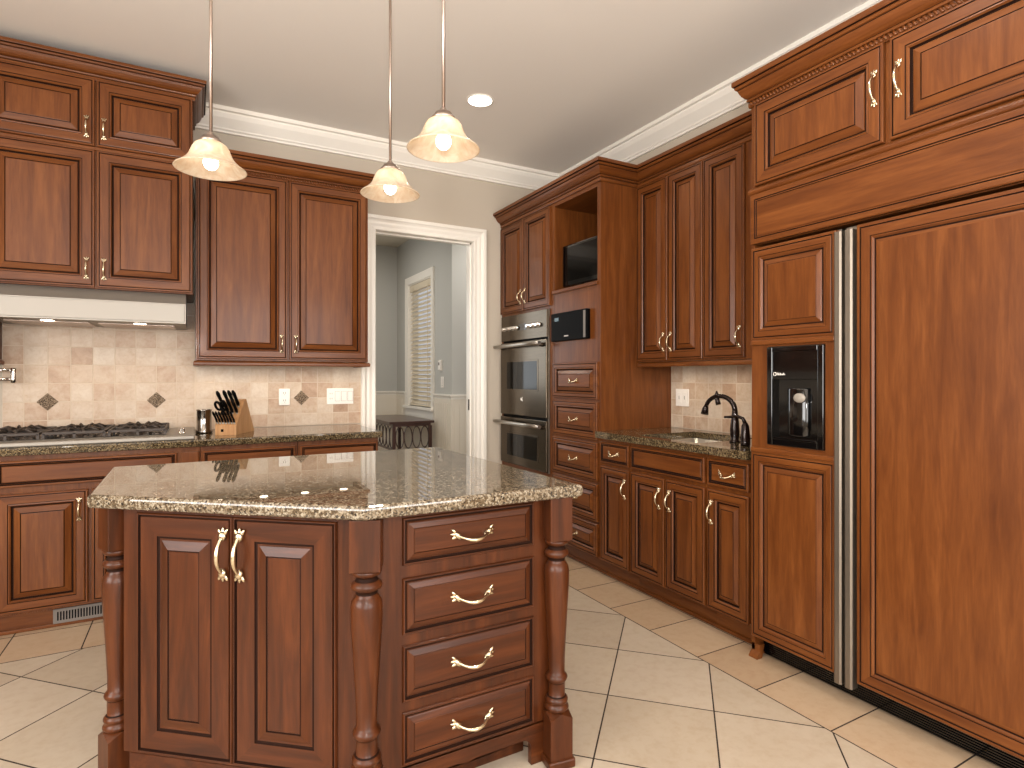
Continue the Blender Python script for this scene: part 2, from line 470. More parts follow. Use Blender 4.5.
# floor: grout bed + real tiles
fl = MB()
fl.poly([(XL-.2, YF-.2, -.0015), (5.2, YF-.2, -.0015), (5.2, 7.6, -.0015), (XL-.2, 7.6, -.0015)], GROUT)
def clip(poly, a, b, c):   # keep a*x+b*y<=c
    out = []
    for i in range(len(poly)):
        p, q = poly[i], poly[(i+1) % len(poly)]
        dp, dq = a*p[0]+b*p[1]-c, a*q[0]+b*q[1]-c
        if dp <= 0: out.append(p)
        if dp*dq < 0:
            t = dp/(dp-dq); out.append((p[0]+(q[0]-p[0])*t, p[1]+(q[1]-p[1])*t))
    return out
def area2(p): return abs(sum(p[i][0]*p[(i+1) % len(p)][1]-p[(i+1) % len(p)][0]*p[i][1] for i in range(len(p))))/2
rt = random.Random(3)
def tile(poly, m, g=.0028):
    if len(poly) < 3 or area2(poly) < .0005: return
    # shrink polygon by g using half-plane clipping
    n = len(poly); sgn = sum(poly[i][0]*poly[(i+1) % n][1]-poly[(i+1) % n][0]*poly[i][1] for i in range(n))
    if sgn < 0: poly = poly[::-1]
    res = poly
    for i in range(n):
        p, q = poly[i], poly[(i+1) % n]; dx, dy = q[0]-p[0], q[1]-p[1]; L = math.hypot(dx, dy)
        if L < 1e-5: continue
        a, b = dy/L, -dx/L
        res = clip(res, a, b, a*p[0]+b*p[1]-g)
        if len(res) < 3: return
    tn = rt.random()*.98+.01
    top = [(x, y, 0) for x, y in res]; fl.poly(top, m, tn)
    for i in range(len(res)):
        p, q = res[i], res[(i+1) % len(res)]
        fl.poly([(p[0], p[1], -.0015), (q[0], q[1], -.0015), (q[0], q[1], 0), (p[0], p[1], 0)], GROUT, tn)
BX, BY = 2.0, 3.335
for k in range(-10, 12):
    r0 = .386+.5675*k; r1 = r0+.5675
    c0 = 2.715 if k < 2 else 2.50
    for m_ in range(-14, 12):
        s0 = c0+.566*m_; s1 = s0+.566
        q = [((s-r)/2, (s+r)/2) for s, r in ((s0, r0), (s1, r0), (s1, r1), (s0, r1))]
        for pl in ((1, 0, BX), (0, 1, BY), (-1, 0, -XL), (0, -1, -YF)):
            q = clip(q, *pl)
            if len(q) < 3: break
        tile(q, FT)
for j in range(-20, 22):
    y0 = 1.2595+.3135*j; tile([(BX, max(y0, YF)), (2.3135, max(y0, YF)), (2.3135, y0+.3135), (BX, y0+.3135)] if y0 > YF-.3 else [], FTB)
    tile([(2.3135, max(y0, YF)), (2.627, max(y0, YF)), (2.627, y0+.3135), (2.3135, y0+.3135)] if y0 > YF-.3 else [], FTB)
for j in range(-8, 9):
    x0 = -.466+.3135*j
    for yy in (BY, BY+.3135, BY+.627):
        xa, xb = max(x0, XL), min(x0+.3135, BX)
        if xb > xa: tile([(xa, yy), (xb, yy), (xb, yy+.3135), (xa, yy+.3135)], FTB)
floor = fl.build('floor', fix=False); struct(floor)
hf = MB(); hf.box(-1.2, 5.0, YB+.12, 7.5, -.002, .001, FT); struct(hf.build('floor'))

m = MB(); m.box(XL-.12, 5.0, YF-.12, YB+.12, HC, HC+.1, CEIL); struct(m.build('ceiling'))
m = MB(); m.box(-1.2, 5.0, YB+.12, 7.5, 2.96, 3.1, HALLC); struct(m.build('ceiling'))
m = MB()
m.box(XL-.12, DX0-.02, YB, YB+.06, 0, HC, WALL); m.box(DX1+.02, XR+.12, YB, YB+.06, 0, HC, WALL); m.box(DX0-.02, DX1+.02, YB, YB+.06, DZ+.02, HC, WALL)
m.box(XL-.12, DX0-.02, YB+.06, YB+.12, 0, HC, HALL); m.box(DX1+.02, XR+.12, YB+.06, YB+.12, 0, HC, HALL); m.box(DX0-.02, DX1+.02, YB+.06, YB+.12, DZ+.02, HC, HALL)
struct(m.build('wall_back'))
m = MB(); m.box(XR, XR+.12, YF, YB, 0, HC, WALL); struct(m.build('wall_right'))
# left wall with an added window opening, rear wall with two
m = MB()
m.box(XL-.12, XL, YF, -.55, 0, HC, WALL); m.box(XL-.12, XL, 1.75, YB, 0, HC, WALL); m.box(XL-.12, XL, -.55, 1.75, 0, .75, WALL); m.box(XL-.12, XL, -.55, 1.75, 2.55, HC, WALL)
struct(m.build('wall_left'))
m = MB()
for a, b in ((XL, -2.25), (-.25, .35), (2.35, XR)): m.box(a, b, YF-.12, YF, 0, HC, WALL)
for a, b in ((-2.25, -.25), (.35, 2.35)): m.box(a, b, YF-.12, YF, 0, .55, WALL); m.box(a, b, YF-.12, YF, 2.55, HC, WALL)
struct(m.build('wall_rear'))
def simple_window(n, a0, a1, z0, z1, fn):
    m = MB()
    for (p, q, r, s) in ((a0-.09, a0, z0-.09, z1+.09), (a1, a1+.09, z0-.09, z1+.09), (a0-.09, a1+.09, z1, z1+.09), (a0-.11, a1+.11, z0-.09, z0), ((a0+a1)/2-.025, (a0+a1)/2+.025, z0, z1), (a0, a1, (z0+z1)/2-.02, (z0+z1)/2+.02)):
        m.box(*fn(p, q, r, s, -.03, .02), WHITE)
    w = struct(m.build('window_%d' % n))
    g = MB(); g.box(*fn(a0, a1, z0, z1, .05, .056), GLASS); g.build('glass', w)
simple_window(2, -2.25, -.25, .55, 2.55, lambda p, q, r, s, i, o: (p, q, YF-o, YF-i, r, s))
simple_window(3, .35, 2.35, .55, 2.55, lambda p, q, r, s, i, o: (p, q, YF-o, YF-i, r, s))
simple_window(4, -.55, 1.75, .75, 2.55, lambda p, q, r, s, i, o: (XL-o, XL-i, p, q, r, s))  # unseen window, added at the left fill light

# white ceiling crown on all walls (inside perimeter)
wc = [(0, 0), (.018, 0), (.018, .012), (.028, .02), (.028, .03), (.04, .045), (.07, .08), (.083, .105), (.083, .115), (.10, .12), (.10, .145), (0, .145)]
m = MB(); m.sweep([(XR, YB), (XL, YB), (XL, YF), (XR, YF)], wc, lambda a, b, h: (a, b, HC-.145+h), WHITE, closed=True)
struct(m.build('trim_1'))
# doorway casing, jambs
cp = [(0, 0), (0, .012), (.006, .018), (.03, .014), (.05, .018), (.066, .016), (.078, .022), (.086, .03), (.108, .030), (.112, .024), (.112, 0)]
def casing(x0, x1, z1, ywall, sgn, mat, prof=cp, bottom=False, mp=None):
    m = MB(); path = [(x0, 0), (x0, z1), (x1, z1), (x1, 0)]
    m.sweep(path, prof, mp or (lambda a, b, h: (a, ywall-sgn*h, b)), mat)
    return m
struct(casing(DX0, DX1, DZ, YB, 1, WHITE).build('trim_2'))
struct(casing(DX0, DX1, DZ, YB+.12, -1, WHITE).build('trim_3'))
m = MB(); m.box(DX0-.02, DX0, YB-.001, YB+.121, 0, DZ+.02, WHITE); m.box(DX1, DX1+.02, YB-.001, YB+.121, 0, DZ+.02, WHITE); m.box(DX0, DX1, YB-.001, YB+.121, DZ, DZ+.02, WHITE)
m.box(DX0, DX0+.012, YB+.04, YB+.075, 0, DZ, WHITE); m.box(DX1-.012, DX1, YB+.04, YB+.075, 0, DZ, WHITE); m.box(DX0, DX1, YB+.04, YB+.075, DZ-.012, DZ, WHITE)
j = struct(m.build('door_1'))
m = MB(); m.box(DX1-.0145, DX1-.012, YB+.042, YB+.066, 1.00, 1.09, BRONZE, .001); m.build('strike_plate', j)

# ------------------------------------------------------------------ hall beyond the doorway
XW, YFAR, YN = 2.30, 7.27, 5.45
WY0, WY1, WZ0, WZ1 = 6.02, 6.80, .93, 2.40
m = MB()
m.box(XW, XW+.12, YN+.0, WY0, 0, 2.96, HALL); m.box(XW, XW+.12, WY1, YFAR, 0, 2.96, HALL)
m.box(XW, XW+.12, WY0, WY1, 0, WZ0, HALL); m.box(XW, XW+.12, WY0, WY1, WZ1, 2.96, HALL)
struct(m.build('wall_hall_right'))
m = MB(); m.box(XW+.12, 4.4, YN, YN+.12, 0, 2.96, HALL); struct(m.build('wall_hall_return'))
m = MB(); m.box(4.4, 4.52, YB+.12, YN+.12, 0, 2.96, HALL); struct(m.build('wall_hall_side'))
m = MB(); m.box(-1.2, XW+.12, YFAR, YFAR+.12, 0, 2.96, HALL); struct(m.build('wall_hall_far'))
m = MB(); m.box(-1.3, -1.2, YB+.12, YFAR+.12, 0, 2.96, HALL); struct(m.build('wall_hall_left'))
# wainscot with beadboard grooves, chair rail
m = MB()
m.box(-1.2, XW-.012, YFAR-.012, YFAR, .02, 1.07, WAINS)
for a, b in ((YN, WY0-.1), (WY1+.1, YFAR-.012)): m.box(XW-.012, XW, a, b, .02, 1.07, WAINS)
m.box(XW-.012, XW, WY0-.1, WY1+.1, .02, WZ0-.12, WAINS)
m.box(XW-.012, 4.4, YN-.012, YN, .02, 1.07, WAINS)
for i in range(30):
    yy = YN+.05+i*.06
    if yy < 5.9 or yy > 6.95 and yy < 7.2: m.box(XW-.0155, XW-.012, yy, yy+.05, .15, 1.0, WAINS)
for i in range(12): m.box(XW+.02+i*.06, XW+.07+i*.06, YN-.0155, YN-.012, .15, 1.0, WAINS)
struct(m.build('trim_4'))
m = MB(); rail = [(0, 0), (.012, 0), (.016, .02), (.03, .035), (.03, .05), (0, .05)]
m.sweep([(4.4, YN), (XW, YN), (XW, WY0-.1)], [(o, h) for o, h in rail], lambda a, b, h: (a, b, 1.045+h), WHITE)
m.sweep([(XW, WY1+.1), (XW, YFAR), (-1.2, YFAR)], rail, lambda a, b, h: (a, b, 1.045+h), WHITE)
struct(m.build('trim_5'))
m = MB(); bb = [(0, 0), (.016, 0), (.016, .10), (.010, .12), (0, .125)]
m.sweep([(4.4, YN), (XW, YN), (XW, YFAR), (-1.2, YFAR)], bb, lambda a, b, h: (a, b, h), WHITE)
struct(m.build('baseboard_hall'))
# hall window: casing, sill, blind
m = MB(); c2 = [(0, 0), (0, .014), (.06, .018), (.085, .022), (.085, 0)]
m.sweep([(WY1, WZ0), (WY1, WZ1), (WY0, WZ1), (WY0, WZ0)][::-1], c2, lambda a, b, h: (XW-h, a, b), WHITE)
m.box(XW-.05, XW+.1, WY0-.10, WY1+.10, WZ0-.03, WZ0, WHITE, .004); m.box(XW-.02, XW, WY0-.08, WY1+.08, WZ0-.12, WZ0-.03, WHITE)
m.box(XW, XW+.12, WY0-.0, WY0+.012, WZ0, WZ1, WHITE); m.box(XW, XW+.12, WY1-.012, WY1, WZ0, WZ1, WHITE); m.box(XW, XW+.12, WY0, WY1, WZ1-.012, WZ1, WHITE)
w = struct(m.build('window_1'))
g = MB(); g.box(XW+.09, XW+.096, WY0, WY1, WZ0, WZ1, GLASS); g.build('glass', w)
BL = plain('blind_slat_cream', srgb(214, 200, 176), .45)
bl = thing('window_blind', 'cream slatted blind in the window seen through the doorway', 'blind', (XW+.03, WY0, WZ0))
m = MB(); m.box(-.02, .03, .015, WY1-WY0-.015, WZ1-WZ0-.09, WZ1-WZ0-.014, BL, .003); m.build('headrail', bl)
m = MB(); nsl = 27; Hs = WZ1-WZ0-.12
for i in range(nsl):
    z = .05+i*Hs/nsl; ang = math.radians(50)
    dx, dz = .024*math.cos(ang), .024*math.sin(ang)
    y0, y1 = .018, WY1-WY0-.018
    n = len(m.v)
    m.v += [(-dx, y0, z-dz), (dx, y0, z+dz), (dx, y1, z+dz), (-dx, y1, z-dz), (-dx, y0, z-dz+.003), (dx, y0, z+dz+.003), (dx, y1, z+dz+.003), (-dx, y1, z-dz+.003)]
    for q in ((0, 3, 2, 1), (4, 5, 6, 7), (0, 1, 5, 4), (1, 2, 6, 5), (2, 3, 7, 6), (3, 0, 4, 7)): m.face([n+a for a in q], BL)
m.build('slats', bl)
m = MB(); m.box(-.022, .022, .015, WY1-WY0-.015, .006, .026, BL, .003); m.build('bottom_rail', bl)
m = MB()
for yy in (.14, .64): m.box(-.027, -.024, yy-.008, yy+.008, .02, WZ1-WZ0-.05, BL)
m.build('ladder_tape', bl)
# daylight behind the blind
area('daylight_behind_blind', (XW+.6, (WY0+WY1)/2, 1.8), (PI/2, 0, PI/2), 1.2, 1.8, 2, (1, .97, .92))

# thermostat / switch on the hall wall
def wallplate(name, label, cat, pos, rz, kind):
    t = thing(name, label, cat, pos, rz)
    W_, H_ = {'outlet': (.072, .116), 'outlet2': (.116, .116), 'switch4': (.19, .116), 'switch': (.072, .116), 'thermo': (.075, .12)}[kind]
    m = MB(); m.box(-W_/2, W_/2, -.008, 0, -H_/2, H_/2, PLATE, .003); m.build('cover_plate', t)
    if kind == 'outlet':
        for sg in (-1, 1):
            m = MB(); m.box(-.017, .017, -.0105, -.008, sg*.026-.017, sg*.026+.017, PLATE, .001)
            for dx in (-.007, .007): m.box(dx-.0015, dx+.0015, -.0112, -.0105, sg*.026-.004, sg*.026+.009, SLOT)
            m.box(-.002, .002, -.0112, -.0105, sg*.026-.012, sg*.026-.008, SLOT)
            m.build('receptacle', t)
    elif kind == 'outlet2':
        for cx in (-.024, .024):
            m = MB(); m.box(cx-.017, cx+.017, -.0105, -.008, -.034, .034, PLATE, .001); m.box(cx-.002, cx+.002, -.0112, -.0105, -.012, .012, SLOT); m.build('receptacle', t)
    elif kind == 'switch4':
        m = MB(); m.box(-.083, -.049, -.0105, -.008, -.034, .034, PLATE, .001)
        for sg in (-1, 1):
            for dx in (-.007, .007): m.box(-.066+dx-.0015, -.066+dx+.0015, -.0112, -.0105, sg*.018-.004, sg*.018+.007, SLOT)
        m.build('receptacle', t)
        for k in range(3):
            m = MB(); cx = -.020+k*.0455; m.box(cx-.017, cx+.017, -.0125, -.008, -.034, .034, PLATE, .0015); m.box(cx-.0185, cx+.0185, -.0085, -.0078, -.0355, .0355, SLOT); m.build('rocker', t)
    elif kind == 'thermo':
        m = MB(); m.box(-.03, .03, -.028, -.008, -.05, .05, PLATE, .004); m.box(-.02, .02, -.0285, -.028, .0, .03, SLOT); m.build('housing', t)
    else:
        m = MB(); m.box(-.017, .017, -.0125, -.008, -.034, .034, PLATE, .0015); m.box(-.0185, .0185, -.0085, -.0078, -.0355, .0355, SLOT); m.build('rocker', t)
    return t
wallplate('thermostat', 'small white thermostat on the hall wall right of the blind', 'thermostat', (XW, 5.74, 1.40), -PI/2, 'thermo')
wallplate('light_switch', 'white switch plate below the thermostat on the hall wall', 'switch', (XW, 5.70, 1.22), -PI/2, 'switch')
# console table with oval fretwork
tb = thing('console_table', 'dark wood console table with ring fretwork under the hall window', 'table', (1.80, 5.84, 0))
m = MB(); m.box(-.04, .455, -.02, 1.12, .785, .81, DWOOD, .006); m.box(0, .42, 0, 1.10, .755, .785, DWOOD); m.build('table_top', tb)
for x, y in ((.0, 0), (.40, 0), (.0, 1.06), (.40, 1.06)):
    m = MB(); m.box(x, x+.035, y, y+.035, 0, .756, DWOOD, .003); m.build('leg', tb)
m = MB(); m.box(.03, .41, .008, .028, .50, .52, DWOOD)
def oval(c, rx, rz, axis, n=24):
    return [((c[0]+rx*math.cos(2*PI*k/n), c[1], c[2]+rz*math.sin(2*PI*k/n)) if axis == 'x' else (c[0], c[1]+rx*math.cos(2*PI*k/n), c[2]+rz*math.sin(2*PI*k/n))) for k in range(n)]
for k in range(4): m.tube(oval((.083+k*.092, .018, .638), .044, .113, 'x'), .006, DWOOD, 6, True)
m.build('front_fretwork', tb)
m = MB(); m.box(.008, .028, .03, 1.07, .50, .52, DWOOD)
for k in range(8): m.tube(oval((.018, .1+k*.125, .638), .06, .113, 'y'), .006, DWOOD, 6, True)
m.build('side_fretwork', tb)
m = MB(); m.box(.01, .43, .03, 1.07, .12, .14, DWOOD); m.build('shelf', tb)

# ================================================================== BACK RUN
FB = 3.65           # carcass front plane, doors stand 2 cm proud
def backcab(name, label, x0, x1, group=None):
    return thing(name, label, 'cabinet', (x0, FB, 0), 0, group)
# partly visible base unit at far left is outside; cooktop base
c = backcab('base_cabinet', 'cherry cooktop base cabinet with wide false front, at the far left', -.97, -.09)
carcass(c, -.0, .995, .105, .886, .645); toekick(c, 0, .995, .645, .105, .05)
drawer(c, .125, .885, .733, .862, False, name='false_front')
door(c, .125, .490, .12, .70, .455, .60); door(c, .507, .885, .12, .70, .545, .60)
for x in (.02, .905):
    m = MB(); m.box(x, x+.085, -.014, 0, .12, .86, WV, .004); m.build('pilaster', c)
v = MB(); v.box(.34, .56, .030, .0375, .018, .092, SLOT, .002)
for i in range(16): v.box(.357+i*.012, .363+i*.012, .0285, .0302, .034, .078, BLACKM)
v = v.build('air_vent'); v.location = (-.97, FB, 0); tag(v, 'small louvred floor register in the toe kick below the cooktop cabinet', 'vent')
c = backcab('base_cabinet', 'cherry base cabinet with one drawer below the knife block', .027, .54)
carcass(c, 0, .512, .105, .886, .645); toekick(c, 0, .512, .645, .105, .05)
drawer(c, .010, .498, .733, .862, False); door(c, .010, .498, .12, .70, .455, .60)
c = backcab('base_cabinet', 'cherry base cabinet with one drawer next to the doorway', .541, 1.03)
carcass(c, 0, .489, .105, .886, .645); toekick(c, 0, .489, .645, .105, .05)
drawer(c, .012, .480, .733, .862, False); door(c, .012, .480, .12, .70, .05, .60)
c = backcab('base_cabinet', 'cherry base cabinet left of the cooktop at the picture edge', -1.93, -.97)
carcass(c, 0, .955, .105, .886, .645); toekick(c, 0, .955, .645)
drawer(c, .02, .47, .733, .862); drawer(c, .49, .94, .733, .862); door(c, .02, .47, .12, .70, .43, .60); door(c, .49, .94, .12, .70, .53, .60)
m = MB(); m.prism([(-1.93, 3.605), (1.045, 3.605), (1.045, 4.299), (-1.93, 4.299)], .889, .929, GD, .008)
tag(m.build('granite_countertop'), 'dark speckled granite worktop along the back wall under the cooktop', 'countertop')

# backsplash tiles
def backsplash(name, label, regions, u0, v0, pitch, mapf, bgm):
    """regions: list of (a0,a1,z0,z1)"""
    mb = MB(); r = random.Random(11)
    for a0, a1, z0, z1 in regions:
        p = [(a0, z0), (a1, z0), (a1, z1), (a0, z1)]
        mb.poly([mapf(a, z, .0048) for a, z in p], BGROUT)
        i0 = math.floor((a0-u0)/pitch); i1 = math.ceil((a1-u0)/pitch); j0 = math.floor((z0-v0)/pitch); j1 = math.ceil((z1-v0)/pitch)
        for i in range(i0, i1):
            for j in range(j0, j1):
                g = .0011
                A0 = max(a0, u0+i*pitch)+g; A1 = min(a1, u0+(i+1)*pitch)-g; Z0 = max(z0, v0+j*pitch)+g; Z1 = min(z1, v0+(j+1)*pitch)-g
                if A1-A0 < .004 or Z1-Z0 < .004: continue
                tn = min(.99, max(.01, r.gauss(.55, .26))); e = .0022
                ou = [(A0, Z0), (A1, Z0), (A1, Z1), (A0, Z1)]; inn = [(A0+e, Z0+e), (A1-e, Z0+e), (A1-e, Z1-e), (A0+e, Z1-e)]
                mb.poly([mapf(a, z, .0058) for a, z in inn], BT, tn)
                for k in range(4):
                    k2 = (k+1) % 4
                    mb.poly([mapf(*ou[k], .003), mapf(*ou[k2], .003), mapf(*inn[k2], .0058), mapf(*inn[k], .0058)], BT, tn)
    o = mb.build(name, fix=False); return tag(o, label, 'backsplash')
bs = backsplash('backsplash', 'beige travertine tile backsplash behind the cooktop and knife block', [(-.965, .0, .93, 1.75), (.0, 1.093, .93, 1.36)], -.76, 1.126, .1093, lambda a, z, h: (a, YB-h, z), None)
for dx in (-.76, -.2135, .661):
    m = MB(); q = .052
    P = [(dx-q, 1.126), (dx, 1.126-q), (dx+q, 1.126), (dx, 1.126+q)]
    m.poly([(a, YB-.0078, z) for a, z in P], INLAY)
    for k in range(4):
        k2 = (k+1) % 4; m.poly([(P[k][0], YB-.004, P[k][1]), (P[k2][0], YB-.004, P[k2][1]), (P[k2][0], YB-.0078, P[k2][1]), (P[k][0], YB-.0078, P[k][1])], INLAY)
    m.build('diamond_inlay', bs)
wallplate('electrical_outlet', 'white outlet plate on the tiles right of the knife block', 'outlet', (.548, YB-.006, 1.134), 0, 'outlet')
wallplate('light_switch', 'wide white four gang switch plate by the doorway casing', 'switch', (.930, YB-.006, 1.134), 0, 'switch4')

# ---- upper cabinets, back
def upper(label, x0, x1, z0, z1, yf, doors, hz, rail=True, crownz=None, name='wall_cabinet', yb=None):
    t = thing(name, label, 'cabinet', (x0, yf, z0))
    W_ = x1-x0; dep = (yb or YB-.001)-yf
    carcass(t, 0, W_, 0, z1-z0, dep)
    if rail:
        m = MB(); m.sweep([(0, dep), (0, 0), (W_, 0), (W_, dep)][::-1], [(-.02, -.032), (.010, -.032), (.013, -.026), (.013, -.014), (.006, -.004), (-.02, -.001)], XYW, WH); m.build('light_rail', t)
    for (a, b, c0, c1, hx) in doors:
        door(t, a-x0, b-x0, c0-z0, c1-z0, hx-x0 if hx is not None else None, hz if hx is not None else None, .058 if b-a > .3 else .05, .03)
    return t
yR = 3.96   # carcass front, door faces at 3.94
uc = upper('tall two door cherry wall cabinet between the hood and the doorway', .004, 1.046, 1.375, 2.56, yR, [(.014, .522, 1.385, 2.535, .487), (.534, 1.04, 1.385, 2.535, .572)], .11)
crown([(1.046, YB), (1.046, yR), (.004, yR)][::1], 2.535, .115, .085, 'cherry crown molding on the wall cabinet beside the doorway', rope=True)
uc = upper('cherry wall cabinet left of the hood at the picture edge', -1.93, -.968, 1.375, 2.56, yR, [(-1.92, -1.46, 1.385, 2.535, -1.5), (-1.45, -.98, 1.385, 2.535, -1.41)], .11)
# tall hood cabinet, stacked doors
yT = 3.85
t = thing('wall_cabinet', 'tall stacked four door cherry cabinet above the range hood', 'cabinet', (-.965, yT, 1.755))
carcass(t, 0, .955, 0, 1.15, YB-.001-yT)
for (a, b, hx) in ((.008, .488, .453), (.498, .952, .531)):
    door(t, a, b, .006, .750, hx, .105, .062, .03)
    door(t, a, b, .772, 1.135, hx, .115+.755, .062, .03)
m = MB(); m.box(0, .955, -.012, 0, .752, .770, WH, .003); m.build('mid_rail', t)
crown([(-.01, YB), (-.01, yT), (-.965, yT), (-.965, YB)], 2.885, .105, .07, 'cherry crown molding on the tall cabinet over the hood')
# range hood
HOODM = plain('satin_hood_steel', srgb(150, 144, 136), .5, .75)
h = thing('range_hood', 'low stainless steel range hood under the tall cabinet', 'range hood', (-.945, 3.80, 1.578))
m = MB()
def hoodmap(x, y, z): return (z, x, y)
m.prism([(0, 0), (.485, 0), (.485, .175), (.055, .175), (0, .112)], 0, .90, HOODM, mapf=lambda a, b, c_: (c_, a, b))
m.build('hood_body', h)
m = MB(); m.box(.006, .894, -.004, 0, .008, .106, HOODM, .002); m.build('front_panel', h)
m = MB()
for x in (.06, .47): m.box(x, x+.37, .15, .45, -.006, 0, NICKEL, .002)
m.build('grease_filter', h)
for x in (.25, .67):
    m = MB(); m.lathe([(.03, -.0015), (.03, 0)], PUCK, (x, .12, 0), 16); m.build('hood_lamp', h)

# cooktop
k = thing('gas_cooktop', 'stainless gas cooktop with black cast iron grates', 'cooktop', (-1.02, 3.635, .9295))
m = MB(); m.box(0, 1.02, -.02, .60, 0, .022, HOODM, .006); m.box(.03, .88, .12, .57, .022, .024, BLACK, .001); m.build('tray', k)
for i, (bx_, by_) in enumerate(((.16, .2), (.16, .44), (.445, .32), (.73, .2), (.73, .44))):
    m = MB(); m.lathe([(.05, .016), (.05, .024), (.038, .028), (.034, .036), (.034, .042), (.006, .045)], IRON, (bx_, by_, 0), 20); m.build('burner', k)
for i in range(3):
    m = MB(); x0 = .05+i*.28; x1 = x0+.27; z = .042
    for yy in (.13, .33, .35, .565): m.box(x0, x1, yy-.006, yy+.006, z, z+.016, IRON, .003)
    for xx in (x0+.006, x1-.006): m.box(xx-.006, xx+.006, .13, .565, z, z+.016, IRON, .003)
    for xx in (x0+.006, (x0+x1)/2, x1-.006):
        for yy in (.13, .34, .565): m.box(xx-.006, xx+.006, yy-.006, yy+.006, .018, z+.008, IRON)
    cx = (x0+x1)/2
    for cy in (.235, .455):
        for a in range(8):
            an = a*PI/4+PI/8; r0, r1 = .035, .105
            p0 = Vector((cx+r0*math.cos(an), cy+r0*math.sin(an), z+.018)); p1 = Vector((cx+r1*math.cos(an), cy+r1*math.sin(an), z+.012))
            m.tube([p0, (p0+p1)/2+Vector((0, 0, .012)), p1], [.005, .007, .006], IRON, 6)
    m.build('grate', k)
for yy in (.16,):
    m = MB(); m.lathe([(.026, .012), (.026, .016), (.019, .018), (.017, .046), (.014, .050)], CHROME, (.955, yy, 0), 20); m.box(.951, .959, yy-.018, yy+.018, .030, .054, CHROME, .002); m.build('knob', k)

# pot filler
p = thing('pot_filler', 'chrome folding pot filler tap on the tiles left of the cooktop', 'tap', (-1.15, YB, 1.29))
m = MB(); m.lathe([(.03, 0), (.03, .01), (.016, .014), (.013, .05)], CHROME, (0, 0, 0), 20, Matrix.Rotation(PI/2, 4, 'X')); m.build('wall_flange', p)
m = MB(); m.tube([(0, -.055, .0), (0, -.06, .02), (.12, -.08, .022), (.245, -.1, .022)], .009, CHROME, 10); m.tube([(.0, -.06, -.03), (.245, -.1, -.03)], .009, CHROME, 10)
m.build('arm', p)
m = MB(); m.lathe([(.014, -.05), (.016, -.03), (.014, .0), (.016, .025), (.012, .034)], CHROME, (.255, -.102, 0), 18); m.build('joint', p)

# canister
CANM = plain('polished_canister_steel', srgb(150, 144, 138), .14, 1)
m = MB(); m.lathe([(.044, 0), (.047, .004), (.047, .012), (.041, .020), (.041, .134), (.043, .138), (.043, .144), (.034, .146)], CANM, (0, 0, 0), 28)
o = m.build('metal_canister', loc=(.050, 4.02, .9295)); tag(o, 'shiny round metal canister left of the knife block', 'canister')

# knife block + knives
KB = (.160, 3.81, .9295); KR = math.radians(-28)
t = thing('knife_block', 'blond wood knife block on the back worktop', 'knife block', KB, KR)
m = MB()
pf = [(0, 0), (.245, 0), (.245, .012), (.135, .208), (.105, .195), (.0, .055)]
m.prism(pf, -.062, .062, MAPLE, mapf=lambda a, b, c_: (c_, a, b)); m.build('block', t)
m = MB(); m.box(-.028, -.012, -.0012, 0, .018, .034, BLACKM, .0005); m.build('maker_mark', t)
dirk = Vector((0, -.8, .6)); along = Vector((0, .6, .8))   # outwards, up the slanted face
Rk = Matrix.Rotation(KR, 3, 'Z')
kn = 0
def knife(x, s, L, w, label, tilt=0):
    base = Vector((x, 0, .055))+along*s
    ex = Vector((1, 0, 0))
    m = MB(); d = Vector((tilt, -.60, .80)).normalized()
    b0 = base-d*.02
    m.tube([b0, base+d*.012], .0055, STEEL, 8); 
    hp = [base+d*.012, base+d*.03, base+d*(L*.5), base+d*(L*.85), base+d*L]
    hp = [p_+along*(.003*math.sin(i_*1.3)) for i_, p_ in enumerate(hp)]
    m.tube(hp, [w*1.0, w*1.3, w*1.15, w*1.4, w*.8], BLACKM, 8, flat=.7)
    # to world
    m.v = [tuple(Rk @ Vector(q)+Vector(KB)) for q in m.v]
    o = m.build('kitchen_knife'); tag(o, label, 'knife', 'knives in the knife block')
    return o
wh = ['at the far top of the block', 'second in the top row', 'third in the top row']
for i, x in enumerate((.040, .014, -.014)): knife(x, .135, .125, .0115, 'large black handled knife '+('at the right end of the top row in the block', 'in the middle of the top row in the block', 'at the left end of the top row in the block')[i])
for i, x in enumerate((.045, .018)): knife(x, .085, .11, .0105, ('black handled knife in the middle row on the right', 'black handled knife in the middle row, left one')[i])
for i in range(7):
    o = knife(-.051+i*.0168, .014, .095, .0072, ['leftmost', 'second from left', 'third from left', 'middle', 'third from right', 'second from right', 'rightmost'][i]+' black handled steak knife in the bottom row of the knife block'); o['group'] = 'steak knives in the bottom row'
o = knife(-.048, .125, .13, .0115, 'black handled sharpening steel at the upper left of the knife block'); o.name = 'sharpening_steel'; o['category'] = 'sharpening steel'; del o['group']
knife(-.008, .085, .105, .0105, 'black handled knife in the middle row next to the scissors')
# scissors: two loops
m = MB(); base = Vector((-.035, 0, .055))+along*.085; d = Vector((0, -.60, .80)).normalized()
m.tube([base-d*.02, base+d*.045], .010, BLACKM, 8)
for sg in (-1, 1):
    c_ = base+d*.06+Vector((sg*.017, 0, 0))
    m.tube([c_+Vector((math.cos(a)*.015, 0, 0))+d*math.sin(a)*.030 for a in [2*PI*q/16 for q in range(16)]], .0075, BLACKM, 8, True)
m.v = [tuple(Rk @ Vector(q)+Vector(KB)) for q in m.v]
tag(m.build('kitchen_scissors'), 'black handled scissors standing in the knife block', 'scissors')

